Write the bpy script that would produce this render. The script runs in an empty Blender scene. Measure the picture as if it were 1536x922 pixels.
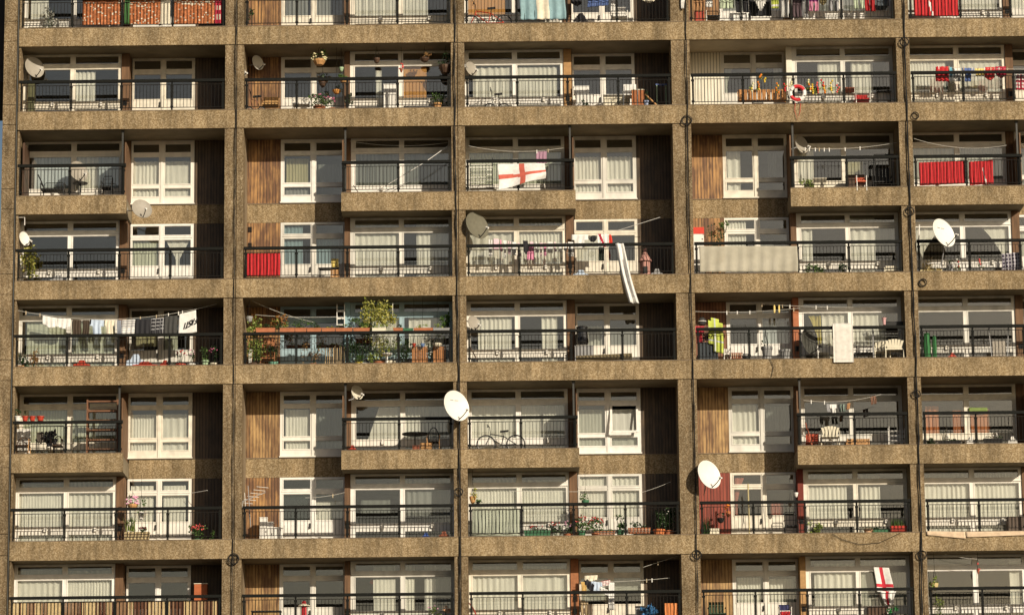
import bpy, math, random
from mathutils import Vector, Matrix
R = math.radians
random.seed(7)
scn = bpy.context.scene
COL = scn.collection

# ------------------------------------------------------------------ camera calibration (solved from the photograph)
CF, CX, CD, CZ, CYAW, CPITCH, CROLL = 5043.9912, 15.7448, 101.9359, -29.3701, -0.0002, 0.1963, -0.0105
_f = Vector((math.sin(CYAW)*math.cos(CPITCH), math.cos(CYAW)*math.cos(CPITCH), math.sin(CPITCH)))
_r0 = Vector((math.cos(CYAW), -math.sin(CYAW), 0)); _u0 = _r0.cross(_f)
_r = math.cos(CROLL)*_r0 + math.sin(CROLL)*_u0
_u = -math.sin(CROLL)*_r0 + math.cos(CROLL)*_u0
def at(px, py, Y=0.0):
    """photo pixel -> world point on the plane that lies Y metres behind the facade"""
    d = _f + (px-768)/CF*_r - (py-461)/CF*_u
    t = (Y + CD)/d.y
    return Vector((CX + t*d.x, Y, CZ + t*d.z))
PX = 1/47.6          # metres per photo pixel on the facade

# ------------------------------------------------------------------ materials
MC = {}
def new_mat(name):
    m = bpy.data.materials.new(name); m.use_nodes = True
    nt = m.node_tree; nt.nodes.clear()
    return m, nt, nt.nodes, nt.links
def rgba(c): return (c[0], c[1], c[2], 1)
def M(name, col=(.5,.5,.5), rough=.7, var=.18, scale=9., metal=0., stretch=(1,1,1), spec=.3, sheen=0, bump=0.):
    """generic procedural paint / cloth / plastic: colour broken up by noise"""
    if name in MC: return MC[name]
    m, nt, N, L = new_mat(name)
    o = N.new('ShaderNodeOutputMaterial'); b = N.new('ShaderNodeBsdfPrincipled')
    tc = N.new('ShaderNodeTexCoord'); mp = N.new('ShaderNodeMapping'); mp.inputs['Scale'].default_value = stretch
    geo = N.new('ShaderNodeNewGeometry')
    no = N.new('ShaderNodeTexNoise'); no.inputs['Scale'].default_value = scale; no.inputs['Detail'].default_value = 4
    rp = N.new('ShaderNodeMapRange'); rp.inputs['From Min'].default_value = .3; rp.inputs['From Max'].default_value = .7
    rp.inputs['To Min'].default_value = 1-var; rp.inputs['To Max'].default_value = 1+var*.5
    vm = N.new('ShaderNodeVectorMath'); vm.operation = 'SCALE'; vm.inputs[0].default_value = col
    L.new(geo.outputs['Position'], mp.inputs['Vector']); L.new(mp.outputs['Vector'], no.inputs['Vector'])
    L.new(no.outputs['Fac'], rp.inputs['Value']); L.new(rp.outputs['Result'], vm.inputs['Scale'])
    L.new(vm.outputs['Vector'], b.inputs['Base Color'])
    b.inputs['Roughness'].default_value = rough; b.inputs['Metallic'].default_value = metal
    b.inputs['Specular IOR Level'].default_value = spec
    if bump:
        bp = N.new('ShaderNodeBump'); bp.inputs['Strength'].default_value = bump; bp.inputs['Distance'].default_value = .02
        L.new(no.outputs['Fac'], bp.inputs['Height']); L.new(bp.outputs['Normal'], b.inputs['Normal'])
    L.new(b.outputs['BSDF'], o.inputs['Surface'])
    MC[name] = m
    return m

def mat_concrete(name, dark, mid, light, stain=1.0):
    if name in MC: return MC[name]
    m, nt, N, L = new_mat(name)
    o = N.new('ShaderNodeOutputMaterial'); b = N.new('ShaderNodeBsdfPrincipled')
    geo = N.new('ShaderNodeNewGeometry')
    vo = N.new('ShaderNodeTexVoronoi'); vo.inputs['Scale'].default_value = 36
    vo2 = N.new('ShaderNodeTexNoise'); vo2.inputs['Scale'].default_value = 13; vo2.inputs['Detail'].default_value = 8; vo2.inputs['Roughness'].default_value = .75
    L.new(geo.outputs['Position'], vo.inputs['Vector']); L.new(geo.outputs['Position'], vo2.inputs['Vector'])
    sep = N.new('ShaderNodeSeparateColor'); L.new(vo.outputs['Color'], sep.inputs['Color'])
    mixf = N.new('ShaderNodeMath'); mixf.operation = 'MULTIPLY_ADD'; mixf.inputs[1].default_value = .45
    hf = N.new('ShaderNodeMath'); hf.operation = 'MULTIPLY'; hf.inputs[1].default_value = .55
    L.new(vo2.outputs['Fac'], hf.inputs[0]); L.new(sep.outputs['Red'], mixf.inputs[0]); L.new(hf.outputs[0], mixf.inputs[2])
    cr = N.new('ShaderNodeValToRGB'); e = cr.color_ramp.elements
    e[0].position = .18; e[0].color = rgba(dark); e[1].position = .85; e[1].color = rgba(light)
    q = e.new(.5); q.color = rgba(mid)
    L.new(mixf.outputs[0], cr.inputs['Fac'])
    # broad weathering, streaked downwards
    mp = N.new('ShaderNodeMapping'); mp.inputs['Scale'].default_value = (1.1, 1.1, .5)
    n2 = N.new('ShaderNodeTexNoise'); n2.inputs['Scale'].default_value = 1.3; n2.inputs['Detail'].default_value = 7; n2.inputs['Roughness'].default_value = .65
    L.new(geo.outputs['Position'], mp.inputs['Vector']); L.new(mp.outputs['Vector'], n2.inputs['Vector'])
    mr = N.new('ShaderNodeMapRange'); mr.inputs['From Min'].default_value = .32; mr.inputs['From Max'].default_value = .66
    mr.inputs['To Min'].default_value = 1-.38*stain; mr.inputs['To Max'].default_value = 1.16
    L.new(n2.outputs['Fac'], mr.inputs['Value'])
    vm = N.new('ShaderNodeVectorMath'); vm.operation = 'SCALE'
    # narrow rain streaks
    mp3 = N.new('ShaderNodeMapping'); mp3.inputs['Scale'].default_value = (5.5, 5.5, .45)
    n3 = N.new('ShaderNodeTexNoise'); n3.inputs['Scale'].default_value = 1.5; n3.inputs['Detail'].default_value = 5
    L.new(geo.outputs['Position'], mp3.inputs['Vector']); L.new(mp3.outputs['Vector'], n3.inputs['Vector'])
    mr3 = N.new('ShaderNodeMapRange'); mr3.inputs['From Min'].default_value = .34; mr3.inputs['From Max'].default_value = .56
    mr3.inputs['To Min'].default_value = 1-.24*stain; mr3.inputs['To Max'].default_value = 1.03
    L.new(n3.outputs['Fac'], mr3.inputs['Value'])
    mm = N.new('ShaderNodeMath'); mm.operation = 'MULTIPLY'; L.new(mr.outputs['Result'], mm.inputs[0]); L.new(mr3.outputs['Result'], mm.inputs[1])
    L.new(cr.outputs['Color'], vm.inputs[0]); L.new(mm.outputs[0], vm.inputs['Scale'])
    L.new(vm.outputs['Vector'], b.inputs['Base Color'])
    b.inputs['Roughness'].default_value = .93; b.inputs['Specular IOR Level'].default_value = .15
    bp = N.new('ShaderNodeBump'); bp.inputs['Strength'].default_value = .55; bp.inputs['Distance'].default_value = .02
    L.new(mixf.outputs[0], bp.inputs['Height']); L.new(bp.outputs['Normal'], b.inputs['Normal'])
    L.new(b.outputs['BSDF'], o.inputs['Surface'])
    MC[name] = m
    return m

def mat_boards(name, dark, gold, split=.5, board=.098):
    """vertical boards with worn varnish: dark and pale patches drawn out along the grain"""
    if name in MC: return MC[name]
    m, nt, N, L = new_mat(name)
    o = N.new('ShaderNodeOutputMaterial'); b = N.new('ShaderNodeBsdfPrincipled')
    geo = N.new('ShaderNodeNewGeometry'); sx = N.new('ShaderNodeSeparateXYZ'); L.new(geo.outputs['Position'], sx.inputs[0])
    ad = N.new('ShaderNodeMath'); ad.operation = 'ADD'; L.new(sx.outputs['X'], ad.inputs[0]); L.new(sx.outputs['Y'], ad.inputs[1])
    dv = N.new('ShaderNodeMath'); dv.operation = 'DIVIDE'; dv.inputs[1].default_value = board; L.new(ad.outputs[0], dv.inputs[0])
    fl = N.new('ShaderNodeMath'); fl.operation = 'FLOOR'; L.new(dv.outputs[0], fl.inputs[0])
    fr = N.new('ShaderNodeMath'); fr.operation = 'FRACT'; L.new(dv.outputs[0], fr.inputs[0])
    wn = N.new('ShaderNodeTexWhiteNoise'); wn.noise_dimensions = '1D'; L.new(fl.outputs[0], wn.inputs['W'])
    mp = N.new('ShaderNodeMapping'); mp.inputs['Scale'].default_value = (16, 16, 1.6)
    n = N.new('ShaderNodeTexNoise'); n.inputs['Scale'].default_value = 1.2; n.inputs['Detail'].default_value = 5
    L.new(geo.outputs['Position'], mp.inputs['Vector']); L.new(mp.outputs['Vector'], n.inputs['Vector'])
    mp2 = N.new('ShaderNodeMapping'); mp2.inputs['Scale'].default_value = (1.6, 1.6, 1.0)
    n2 = N.new('ShaderNodeTexNoise'); n2.inputs['Scale'].default_value = 1.7; n2.inputs['Detail'].default_value = 4
    L.new(geo.outputs['Position'], mp2.inputs['Vector']); L.new(mp2.outputs['Vector'], n2.inputs['Vector'])
    a1 = N.new('ShaderNodeMath'); a1.operation = 'ADD'; L.new(n.outputs['Fac'], a1.inputs[0]); L.new(n2.outputs['Fac'], a1.inputs[1])
    a2 = N.new('ShaderNodeMath'); a2.operation = 'MULTIPLY_ADD'; a2.inputs[1].default_value = .28
    L.new(wn.outputs['Value'], a2.inputs[0]); L.new(a1.outputs[0], a2.inputs[2])
    mr = N.new('ShaderNodeMapRange'); mr.inputs['From Min'].default_value = split*2-.22+.14; mr.inputs['From Max'].default_value = split*2+.24+.14
    L.new(a2.outputs[0], mr.inputs['Value'])
    mx = N.new('ShaderNodeMix'); mx.data_type = 'RGBA'; mx.inputs[6].default_value = rgba(dark); mx.inputs[7].default_value = rgba(gold)
    L.new(mr.outputs['Result'], mx.inputs[0])
    gp = N.new('ShaderNodeMath'); gp.operation = 'GREATER_THAN'; gp.inputs[1].default_value = .20; L.new(fr.outputs[0], gp.inputs[0])
    gs = N.new('ShaderNodeMapRange'); gs.inputs['To Min'].default_value = .3; L.new(gp.outputs[0], gs.inputs['Value'])
    vm = N.new('ShaderNodeVectorMath'); vm.operation = 'SCALE'; L.new(mx.outputs[2], vm.inputs[0]); L.new(gs.outputs['Result'], vm.inputs['Scale'])
    L.new(vm.outputs['Vector'], b.inputs['Base Color']); b.inputs['Roughness'].default_value = .6
    bp = N.new('ShaderNodeBump'); bp.inputs['Strength'].default_value = .6; bp.inputs['Distance'].default_value = .02
    L.new(gp.outputs[0], bp.inputs['Height']); L.new(bp.outputs['Normal'], b.inputs['Normal'])
    L.new(b.outputs['BSDF'], o.inputs['Surface'])
    MC[name] = m
    return m

def mat_glass(name='window_glass', tint=(.93,.94,.92), fac=.13):
    if name in MC: return MC[name]
    m, nt, N, L = new_mat(name)
    o = N.new('ShaderNodeOutputMaterial'); t = N.new('ShaderNodeBsdfTransparent'); g = N.new('ShaderNodeBsdfGlossy')
    t.inputs['Color'].default_value = rgba(tint); g.inputs['Roughness'].default_value = .015; g.inputs['Color'].default_value = (1,.94,.84,1)
    geo = N.new('ShaderNodeNewGeometry'); n = N.new('ShaderNodeTexNoise'); n.inputs['Scale'].default_value = 1.6; n.inputs['Detail'].default_value = 1
    bp = N.new('ShaderNodeBump'); bp.inputs['Strength'].default_value = .10; bp.inputs['Distance'].default_value = .02
    L.new(geo.outputs['Position'], n.inputs['Vector']); L.new(n.outputs['Fac'], bp.inputs['Height']); L.new(bp.outputs['Normal'], g.inputs['Normal'])
    mx = N.new('ShaderNodeMixShader'); mx.inputs[0].default_value = fac
    L.new(t.outputs[0], mx.inputs[1]); L.new(g.outputs[0], mx.inputs[2]); L.new(mx.outputs[0], o.inputs['Surface'])
    MC[name] = m
    return m

def mat_curtain(name, col, trans=.35, stripes=0):
    if name in MC: return MC[name]
    m, nt, N, L = new_mat(name)
    o = N.new('ShaderNodeOutputMaterial'); d = N.new('ShaderNodeBsdfDiffuse'); t = N.new('ShaderNodeBsdfTranslucent')
    geo = N.new('ShaderNodeNewGeometry'); mp = N.new('ShaderNodeMapping'); mp.inputs['Scale'].default_value = (14, 14, 1.2)
    n = N.new('ShaderNodeTexNoise'); n.inputs['Scale'].default_value = 1.0; n.inputs['Detail'].default_value = 3
    mr = N.new('ShaderNodeMapRange'); mr.inputs['From Min'].default_value = .3; mr.inputs['From Max'].default_value = .7
    mr.inputs['To Min'].default_value = .80; mr.inputs['To Max'].default_value = 1.04
    vm = N.new('ShaderNodeVectorMath'); vm.operation = 'SCALE'; vm.inputs[0].default_value = col
    L.new(geo.outputs['Position'], mp.inputs['Vector']); L.new(mp.outputs['Vector'], n.inputs['Vector'])
    L.new(n.outputs['Fac'], mr.inputs['Value']); L.new(mr.outputs['Result'], vm.inputs['Scale'])
    L.new(vm.outputs['Vector'], d.inputs['Color']); L.new(vm.outputs['Vector'], t.inputs['Color'])
    mx = N.new('ShaderNodeMixShader'); mx.inputs[0].default_value = trans
    L.new(d.outputs[0], mx.inputs[1]); L.new(t.outputs[0], mx.inputs[2]); L.new(mx.outputs[0], o.inputs['Surface'])
    MC[name] = m
    return m

def mat_sheer(name, col, alpha):
    """thin netting / milky plastic sheet that lets part of what is behind show"""
    if name in MC: return MC[name]
    m, nt, N, L = new_mat(name)
    o = N.new('ShaderNodeOutputMaterial'); d = N.new('ShaderNodeBsdfDiffuse'); t = N.new('ShaderNodeBsdfTransparent')
    d.inputs['Color'].default_value = rgba(col)
    geo = N.new('ShaderNodeNewGeometry'); n = N.new('ShaderNodeTexNoise'); n.inputs['Scale'].default_value = 3; n.inputs['Detail'].default_value = 4
    mr = N.new('ShaderNodeMapRange'); mr.inputs['From Min'].default_value = .3; mr.inputs['From Max'].default_value = .7
    mr.inputs['To Min'].default_value = alpha-.15; mr.inputs['To Max'].default_value = alpha+.1
    L.new(geo.outputs['Position'], n.inputs['Vector']); L.new(n.outputs['Fac'], mr.inputs['Value'])
    mx = N.new('ShaderNodeMixShader'); L.new(mr.outputs['Result'], mx.inputs[0])
    L.new(t.outputs[0], mx.inputs[1]); L.new(d.outputs[0], mx.inputs[2]); L.new(mx.outputs[0], o.inputs['Surface'])
    MC[name] = m
    return m

def mat_leaf(name, a, b_, scale=7):
    if name in MC: return MC[name]
    m, nt, N, L = new_mat(name)
    o = N.new('ShaderNodeOutputMaterial'); d = N.new('ShaderNodeBsdfPrincipled'); t = N.new('ShaderNodeBsdfTranslucent')
    geo = N.new('ShaderNodeNewGeometry')
    mx = N.new('ShaderNodeMix'); mx.data_type = 'RGBA'; mx.inputs[6].default_value = rgba(a); mx.inputs[7].default_value = rgba(b_)
    L.new(geo.outputs['Random Per Island'], mx.inputs[0]); L.new(mx.outputs[2], d.inputs['Base Color']); L.new(mx.outputs[2], t.inputs['Color'])
    d.inputs['Roughness'].default_value = .5
    ms = N.new('ShaderNodeMixShader'); ms.inputs[0].default_value = .25
    L.new(d.outputs[0], ms.inputs[1]); L.new(t.outputs[0], ms.inputs[2]); L.new(ms.outputs[0], o.inputs['Surface'])
    MC[name] = m
    return m

CONC = mat_concrete('aggregate_concrete', (.165,.115,.058), (.295,.215,.118), (.50,.40,.26))
CONCP = mat_concrete('pillar_concrete', (.115,.080,.042), (.235,.168,.094), (.44,.36,.24), 1.2)
SOFF = M('painted_soffit', (.26,.215,.145), .9, .25, 1.5)
RENDER = M('inner_wall_render', (.26,.20,.13), .9, .2, 2)
WHITE = M('white_frame_paint', (.80,.765,.69), .45, .10, 5, stretch=(1,1,.4))
WHITES = [WHITE, M('cream_frame_paint', (.77,.72,.61), .5, .2, 4), M('grey_white_frame_paint', (.70,.68,.62), .55, .24, 3, stretch=(1,1,.4)), M('bright_frame_paint', (.82,.80,.75), .4, .12, 6)]
BLUEF = M('pale_blue_frame_paint', (.33,.45,.50), .5, .12, 5)
CREAM = M('cream_board_paint', (.78,.74,.63), .55, .1, 5)
METAL = M('dark_green_grey_metal', (.010,.0105,.009), .7, .3, 12, spec=.12)
BARM = M('baluster_metal', (.014,.012,.010), .7, .25, 20, spec=.12)
GALV = M('galvanised_pole', (.06,.06,.055), .5, .2, 15, metal=.3)
BLACK = M('black_rubber', (.012,.012,.012), .55, .2, 10)
LEAD = M('slab_edge_flashing', (.20,.15,.10), .7, .3, 6)
GLASS = mat_glass()
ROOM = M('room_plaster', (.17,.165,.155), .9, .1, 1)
WOOD_OLD = mat_boards('worn_cedar_boards', (.135,.062,.026), (.48,.26,.09), .53)
WOOD_GOLD = mat_boards('golden_cedar_boards', (.16,.080,.030), (.48,.30,.12), .51)
WOOD_SHADE = mat_boards('shaded_cedar_boards', (.045,.028,.015), (.115,.072,.038), .5)  # cedar darkened in the colour for bays whose boards lie in shadow
WOOD_RED = mat_boards('red_brown_boards', (.15,.058,.030), (.28,.125,.062), .5)
RED_PAINT = mat_boards('red_painted_boards', (.19,.030,.016), (.28,.052,.026), .5)
CREAM_B = mat_boards('cream_painted_boards', (.70,.66,.54), (.80,.77,.66), .5)
SCREENW = M('weathered_screen_wood', (.17,.095,.050), .7, .35, 4, stretch=(4,4,.5))

# ------------------------------------------------------------------ mesh builder
class MB:
    def __init__(s): s.v = []; s.f = []; s.m = []; s.mi = 0
    def box(s, x0,x1,y0,y1,z0,z1, mi=None):
        b = len(s.v)
        s.v += [(x0,y0,z0),(x1,y0,z0),(x1,y1,z0),(x0,y1,z0),(x0,y0,z1),(x1,y0,z1),(x1,y1,z1),(x0,y1,z1)]
        s.f += [(b,b+3,b+2,b+1),(b+4,b+5,b+6,b+7),(b,b+1,b+5,b+4),(b+1,b+2,b+6,b+5),(b+2,b+3,b+7,b+6),(b+3,b,b+4,b+7)]
        s.m += [s.mi if mi is None else mi]*6; return s
    def obox(s, c, ex, ey, ez, mi=None):
        """oriented box: centre and three half-extent vectors"""
        b = len(s.v); c = Vector(c); ex, ey, ez = Vector(ex), Vector(ey), Vector(ez)
        for sz in (-1,1):
            for sx, sy in ((-1,-1),(1,-1),(1,1),(-1,1)): s.v.append(tuple(c + sx*ex + sy*ey + sz*ez))
        s.f += [(b,b+3,b+2,b+1),(b+4,b+5,b+6,b+7),(b,b+1,b+5,b+4),(b+1,b+2,b+6,b+5),(b+2,b+3,b+7,b+6),(b+3,b,b+4,b+7)]
        s.m += [s.mi if mi is None else mi]*6; return s
    def tube(s, pts, r, n=6, mi=None, r2=None, cap=True):
        pts = [Vector(p) for p in pts]; b = len(s.v); k = len(pts)
        for i, p in enumerate(pts):
            t = (pts[min(i+1,k-1)] - pts[max(i-1,0)])
            if t.length < 1e-9: t = Vector((0,0,1))
            t.normalize(); a = Vector((0,0,1)) if abs(t.z) < .9 else Vector((1,0,0))
            e1 = t.cross(a).normalized(); e2 = t.cross(e1)
            rr = r if r2 is None else r + (r2-r)*i/(k-1)
            for j in range(n):
                an = 2*math.pi*j/n; s.v.append(tuple(p + rr*math.cos(an)*e1 + rr*math.sin(an)*e2))
        q = s.mi if mi is None else mi
        for i in range(k-1):
            for j in range(n):
                s.f.append((b+i*n+j, b+i*n+(j+1)%n, b+(i+1)*n+(j+1)%n, b+(i+1)*n+j)); s.m.append(q)
        if cap:
            s.f.append(tuple(b+j for j in range(n))); s.m.append(q)
            s.f.append(tuple(b+(k-1)*n+j for j in reversed(range(n)))); s.m.append(q)
        return s
    def ring(s, c, ax, R0, r, n=24, mi=None, arc=(0,2*math.pi), m2=None):
        ax = Vector(ax).normalized(); a = Vector((0,0,1)) if abs(ax.z) < .9 else Vector((1,0,0))
        e1 = ax.cross(a).normalized(); e2 = ax.cross(e1); c = Vector(c)
        pts = [c + R0*math.cos(t)*e1 + R0*math.sin(t)*e2 for t in [arc[0] + (arc[1]-arc[0])*i/n for i in range(n+1)]]
        return s.tube(pts, r, 6, mi)
    def lathe(s, c, prof, n=14, mi=None, mtx=None, cap=True):
        """profile [(radius, height)...] about local z at c, optional 3x3 orientation"""
        b = len(s.v); c = Vector(c); q = s.mi if mi is None else mi
        for (r, h) in prof:
            for j in range(n):
                a = 2*math.pi*j/n; p = Vector((r*math.cos(a), r*math.sin(a), h))
                if mtx: p = mtx @ p
                s.v.append(tuple(c + p))
        for i in range(len(prof)-1):
            for j in range(n):
                s.f.append((b+i*n+j, b+i*n+(j+1)%n, b+(i+1)*n+(j+1)%n, b+(i+1)*n+j)); s.m.append(q)
        if cap:
            s.f.append(tuple(b+j for j in reversed(range(n)))); s.m.append(q)
            s.f.append(tuple(b+(len(prof)-1)*n+j for j in range(n))); s.m.append(q)
        return s
    def leaves(s, c, rad, n, size, mi=None, droop=0.):
        c = Vector(c); q = s.mi if mi is None else mi
        subs = [(c + Vector([random.uniform(-.7,.7)*rad[i] for i in range(3)]), random.uniform(.25,.5)) for _ in range(max(3, n//14))]
        for _ in range(n):
            sc, sr = random.choice(subs)
            d = Vector((random.gauss(0,1), random.gauss(0,1), random.gauss(0,1))).normalized()*random.random()**.5*sr
            p = sc + Vector((d.x*rad[0], d.y*rad[1], d.z*rad[2]))
            a = Vector((random.gauss(0,1), random.gauss(0,1), random.gauss(0,.7)-droop)).normalized()
            w = a.cross(Vector((random.gauss(0,1), random.gauss(0,1), random.gauss(0,1)))).normalized()
            L_ = size*random.uniform(.6,1.3); W = L_*.36; b = len(s.v)
            nn = a.cross(w)*L_*.15
            s.v += [tuple(p), tuple(p + a*L_*.5 + w*W + nn), tuple(p + a*L_), tuple(p + a*L_*.5 - w*W + nn)]
            s.f.append((b,b+1,b+2,b+3)); s.m.append(q)
        return s
    def blobs(s, c, rad, n, size, mi=None, top=True):
        """flower heads: small many-petalled balls"""
        c = Vector(c)
        for _ in range(n):
            d = Vector((random.gauss(0,1), -abs(random.gauss(0,1)), abs(random.gauss(0,1)) if top else random.gauss(0,1))).normalized()
            p = c + Vector((d.x*rad[0], d.y*rad[1], d.z*rad[2]))*random.uniform(.7,1)
            r = size*random.uniform(.6,1.2)
            s.lathe(p, [(r*.35,-r*.7),(r,-r*.15),(r*.8,r*.45),(r*.25,r*.7)], 6, mi)
        return s
    def build(s, name, mats, parent=None, smooth=False, org=None, solid=0):
        if not isinstance(mats, (list, tuple)): mats = [mats]
        me = bpy.data.meshes.new(name)
        if org is None: org = WL.get(parent.name, Vector((0,0,0))) if parent else Vector((0,0,0))
        org = Vector(org)
        me.from_pydata([(a-org.x, b-org.y, c-org.z) for a,b,c in s.v], [], s.f)
        for m in mats: me.materials.append(m)
        me.polygons.foreach_set('material_index', s.m)
        if smooth: me.polygons.foreach_set('use_smooth', [True]*len(me.polygons))
        me.update()
        o = bpy.data.objects.new(name, me); COL.objects.link(o)
        if parent:
            o.parent = parent
            WL[o.name] = WL.get(parent.name, Vector((0,0,0)))
            o.location = (0,0,0)
            if (org - WL[o.name]).length > 1e-6: o.location = org - WL[o.name]; WL[o.name] = org.copy()
        else:
            o.location = org; WL[o.name] = org.copy()
        if solid:
            md = o.modifiers.new('thickness', 'SOLIDIFY'); md.thickness = solid; md.offset = 0
        return o
WL = {}

ORD = ['','first','second','third','fourth','fifth','sixth','seventh','eighth']
BAYN = ['','first','second','third','fourth','fifth']
def where(rb): return f", {ORD[rb[0]]} row, {BAYN[rb[1]]} bay" if rb else ''
def empty(name, loc, label, cat, rb=None):
    o = bpy.data.objects.new(name, None); COL.objects.link(o); o.location = loc; o.empty_display_size = .2
    WL[o.name] = Vector(loc); tag(o, label, cat, rb); return o
def tag(o, label, cat, rb=None, kind=None, group=None):
    if label: o['label'] = label + where(rb)
    if cat: o['category'] = cat
    if kind: o['kind'] = kind
    if group: o['group'] = group
    return o
def fz(row): return -2.7*(row-1) - .12          # balcony floor
def sz(row): return -2.7*(row-1)                # slab top edge

# ------------------------------------------------------------------ the tower
J = 2.7
BAYX = [None, .33, 7.40, 14.31, 21.38, 28.28]    # left side of each opening
OPW = 6.48
D1, D2 = 1.5, .95
tower = empty('tower_block', (17.4, 3, -31), 'brown concrete tower block with rows of recessed balconies filling the view', 'building')
TP = tower
HALF = lambda lv: lv % 3 == 2                     # levels whose slab is only a half balcony
LV = range(-1, 8)
PIL = {1:(6.81,7.18,7.40), 2:(13.89,14.09,14.31), 3:(20.80,21.27,21.38), 4:(27.86,28.14,28.28), 5:(34.77,35.10,35.36)}
JX = {0:.325, 1:7.18, 2:14.09, 3:21.27, 4:28.14, 5:35.10}
GAP = .012
def slab_piece(x0, x1, z, parent, full, soff=None):
    b = MB()
    # front upstand with a chamfered top arris, slab behind
    b.box(x0, x1, -.035, .09, z-.6, z-.02, 0)
    b.box(x0+.004, x1-.004, -.045, .10, z-.018, z, 2)
    xa, xb = x0+.002, x1-.002
    b.box(xa, xb, .092, D1+.35, z-.597, z-.12, 1)
    return b.build('balcony_slab', [CONC, soff or SOFF, LEAD], parent, org=(x0, 0, z))
for lv in LV:
    z = -J*lv
    if not HALF(lv):
        for k in range(1,6):
            slab_piece(JX[k-1]+GAP, JX[k]-GAP, z, TP, True, M('cream_soffit_paint', (.55,.47,.34), .9, .15, 1.5) if (k, lv) == (4, 0) else None)
    else:
        for k in (1,3,5):
            xl = BAYX[k]; x0 = JX[k-1]+GAP; x1 = xl+3.43
            slab_piece(x0, x1, z, TP, False)
        for k in (2,4):
            xl = BAYX[k]; slab_piece(xl+3.05, JX[k]-GAP, z, TP, False)
        for k in range(1,6):
            xl = BAYX[k]
            a, c = (xl+3.434, xl+OPW+.02) if k % 2 else (xl-.02, xl+3.046)
            b = MB(); b.box(a, c, D1, D1+.34, z-.6, z+.0, 0); b.box(a, c, D1-.02, D1+.3, z-.001, z+.022, 1)
            b.build('spandrel_panel', [CONC, LEAD], TP, org=(a, D1, z))
for lv in range(8, 11):
    for k in range(1,6): slab_piece(JX[k-1]+GAP, JX[k]-GAP, -J*lv, TP, True)
# pillars (each storey cast in two halves with an open joint between them) and the party walls behind
for k in range(1,6):
    a, j, c = PIL[k]
    for lv in range(-1, 11):
        z1 = -J*lv + J - .6 - .012; z0 = -J*lv + .001
        if HALF(lv): z0 = -J*lv - .6 - .012 + .0; 
        b = MB()
        pieces = [(z0, z1)]
        if HALF(lv):
            # narrow pillars still carry the half slabs in front; wide ones run past
            if k in (2,4): pieces = [(-J*lv+.001, z1)]
            else: pieces = [(-J*lv-.6-.012, z1)]
        for (p, q) in pieces:
            b.box(a, j-.012, 0, .6, p, q); b.box(j+.012, c, 0, .6, p, q)
            b.box(j-.013, j+.013, .05, .6, p, q)
        b.build('pillar', CONCP, TP, org=(a, 0, z0))
    b = MB(); b.box(a+.002, c-.002, .59, 7.0, -31, 5.0)
    b.build('party_wall', RENDER, TP, org=(a, .6, -31))
# left end column in short and long castings
b = MB(); zs = []
for lv in range(-2, 11):
    z = -J*lv
    b.box(-.13, .27, -.05, .62, z-.43+.008, z+.22-.008); b.box(-.13, .27, -.05, .62, z-J+.22+.008, z-.43-.008)
    b.box(-.12, .262, -.02, .61, z-J+.2, z+.3)
b.build('end_column', CONCP, TP, org=(0,0,-31))
b = MB(); b.box(-.125, .32, .625, 7.0, -31, 5.0); b.build('end_wall', CONCP, TP, org=(0,.6,-31))
b = MB()
for lv in range(-1, 8):
    z = -J*lv; b.box(.335, .40, .03, .6, z+.001, z+J-.6-.01)
b.build('end_jamb', CONCP, TP, org=(0,0,-20))
b = MB(); b.tube([(.30,-.02,5),(.30,-.02,-31)], .018); b.build('rain_pipe', GALV, TP, org=(.3,0,-31))
# rooms behind the glass
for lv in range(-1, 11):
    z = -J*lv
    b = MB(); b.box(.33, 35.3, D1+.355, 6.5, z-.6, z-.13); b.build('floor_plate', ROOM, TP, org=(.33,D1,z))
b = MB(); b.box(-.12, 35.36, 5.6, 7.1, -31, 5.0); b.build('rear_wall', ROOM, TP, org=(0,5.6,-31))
for lv in (7,8,9,10):
    pass
b = MB(); b.box(.335, 35.3, D1+.36, D1+.5, -31, -19.6); b.build('lower_wall', RENDER, TP, org=(0,D1,-31))

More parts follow.
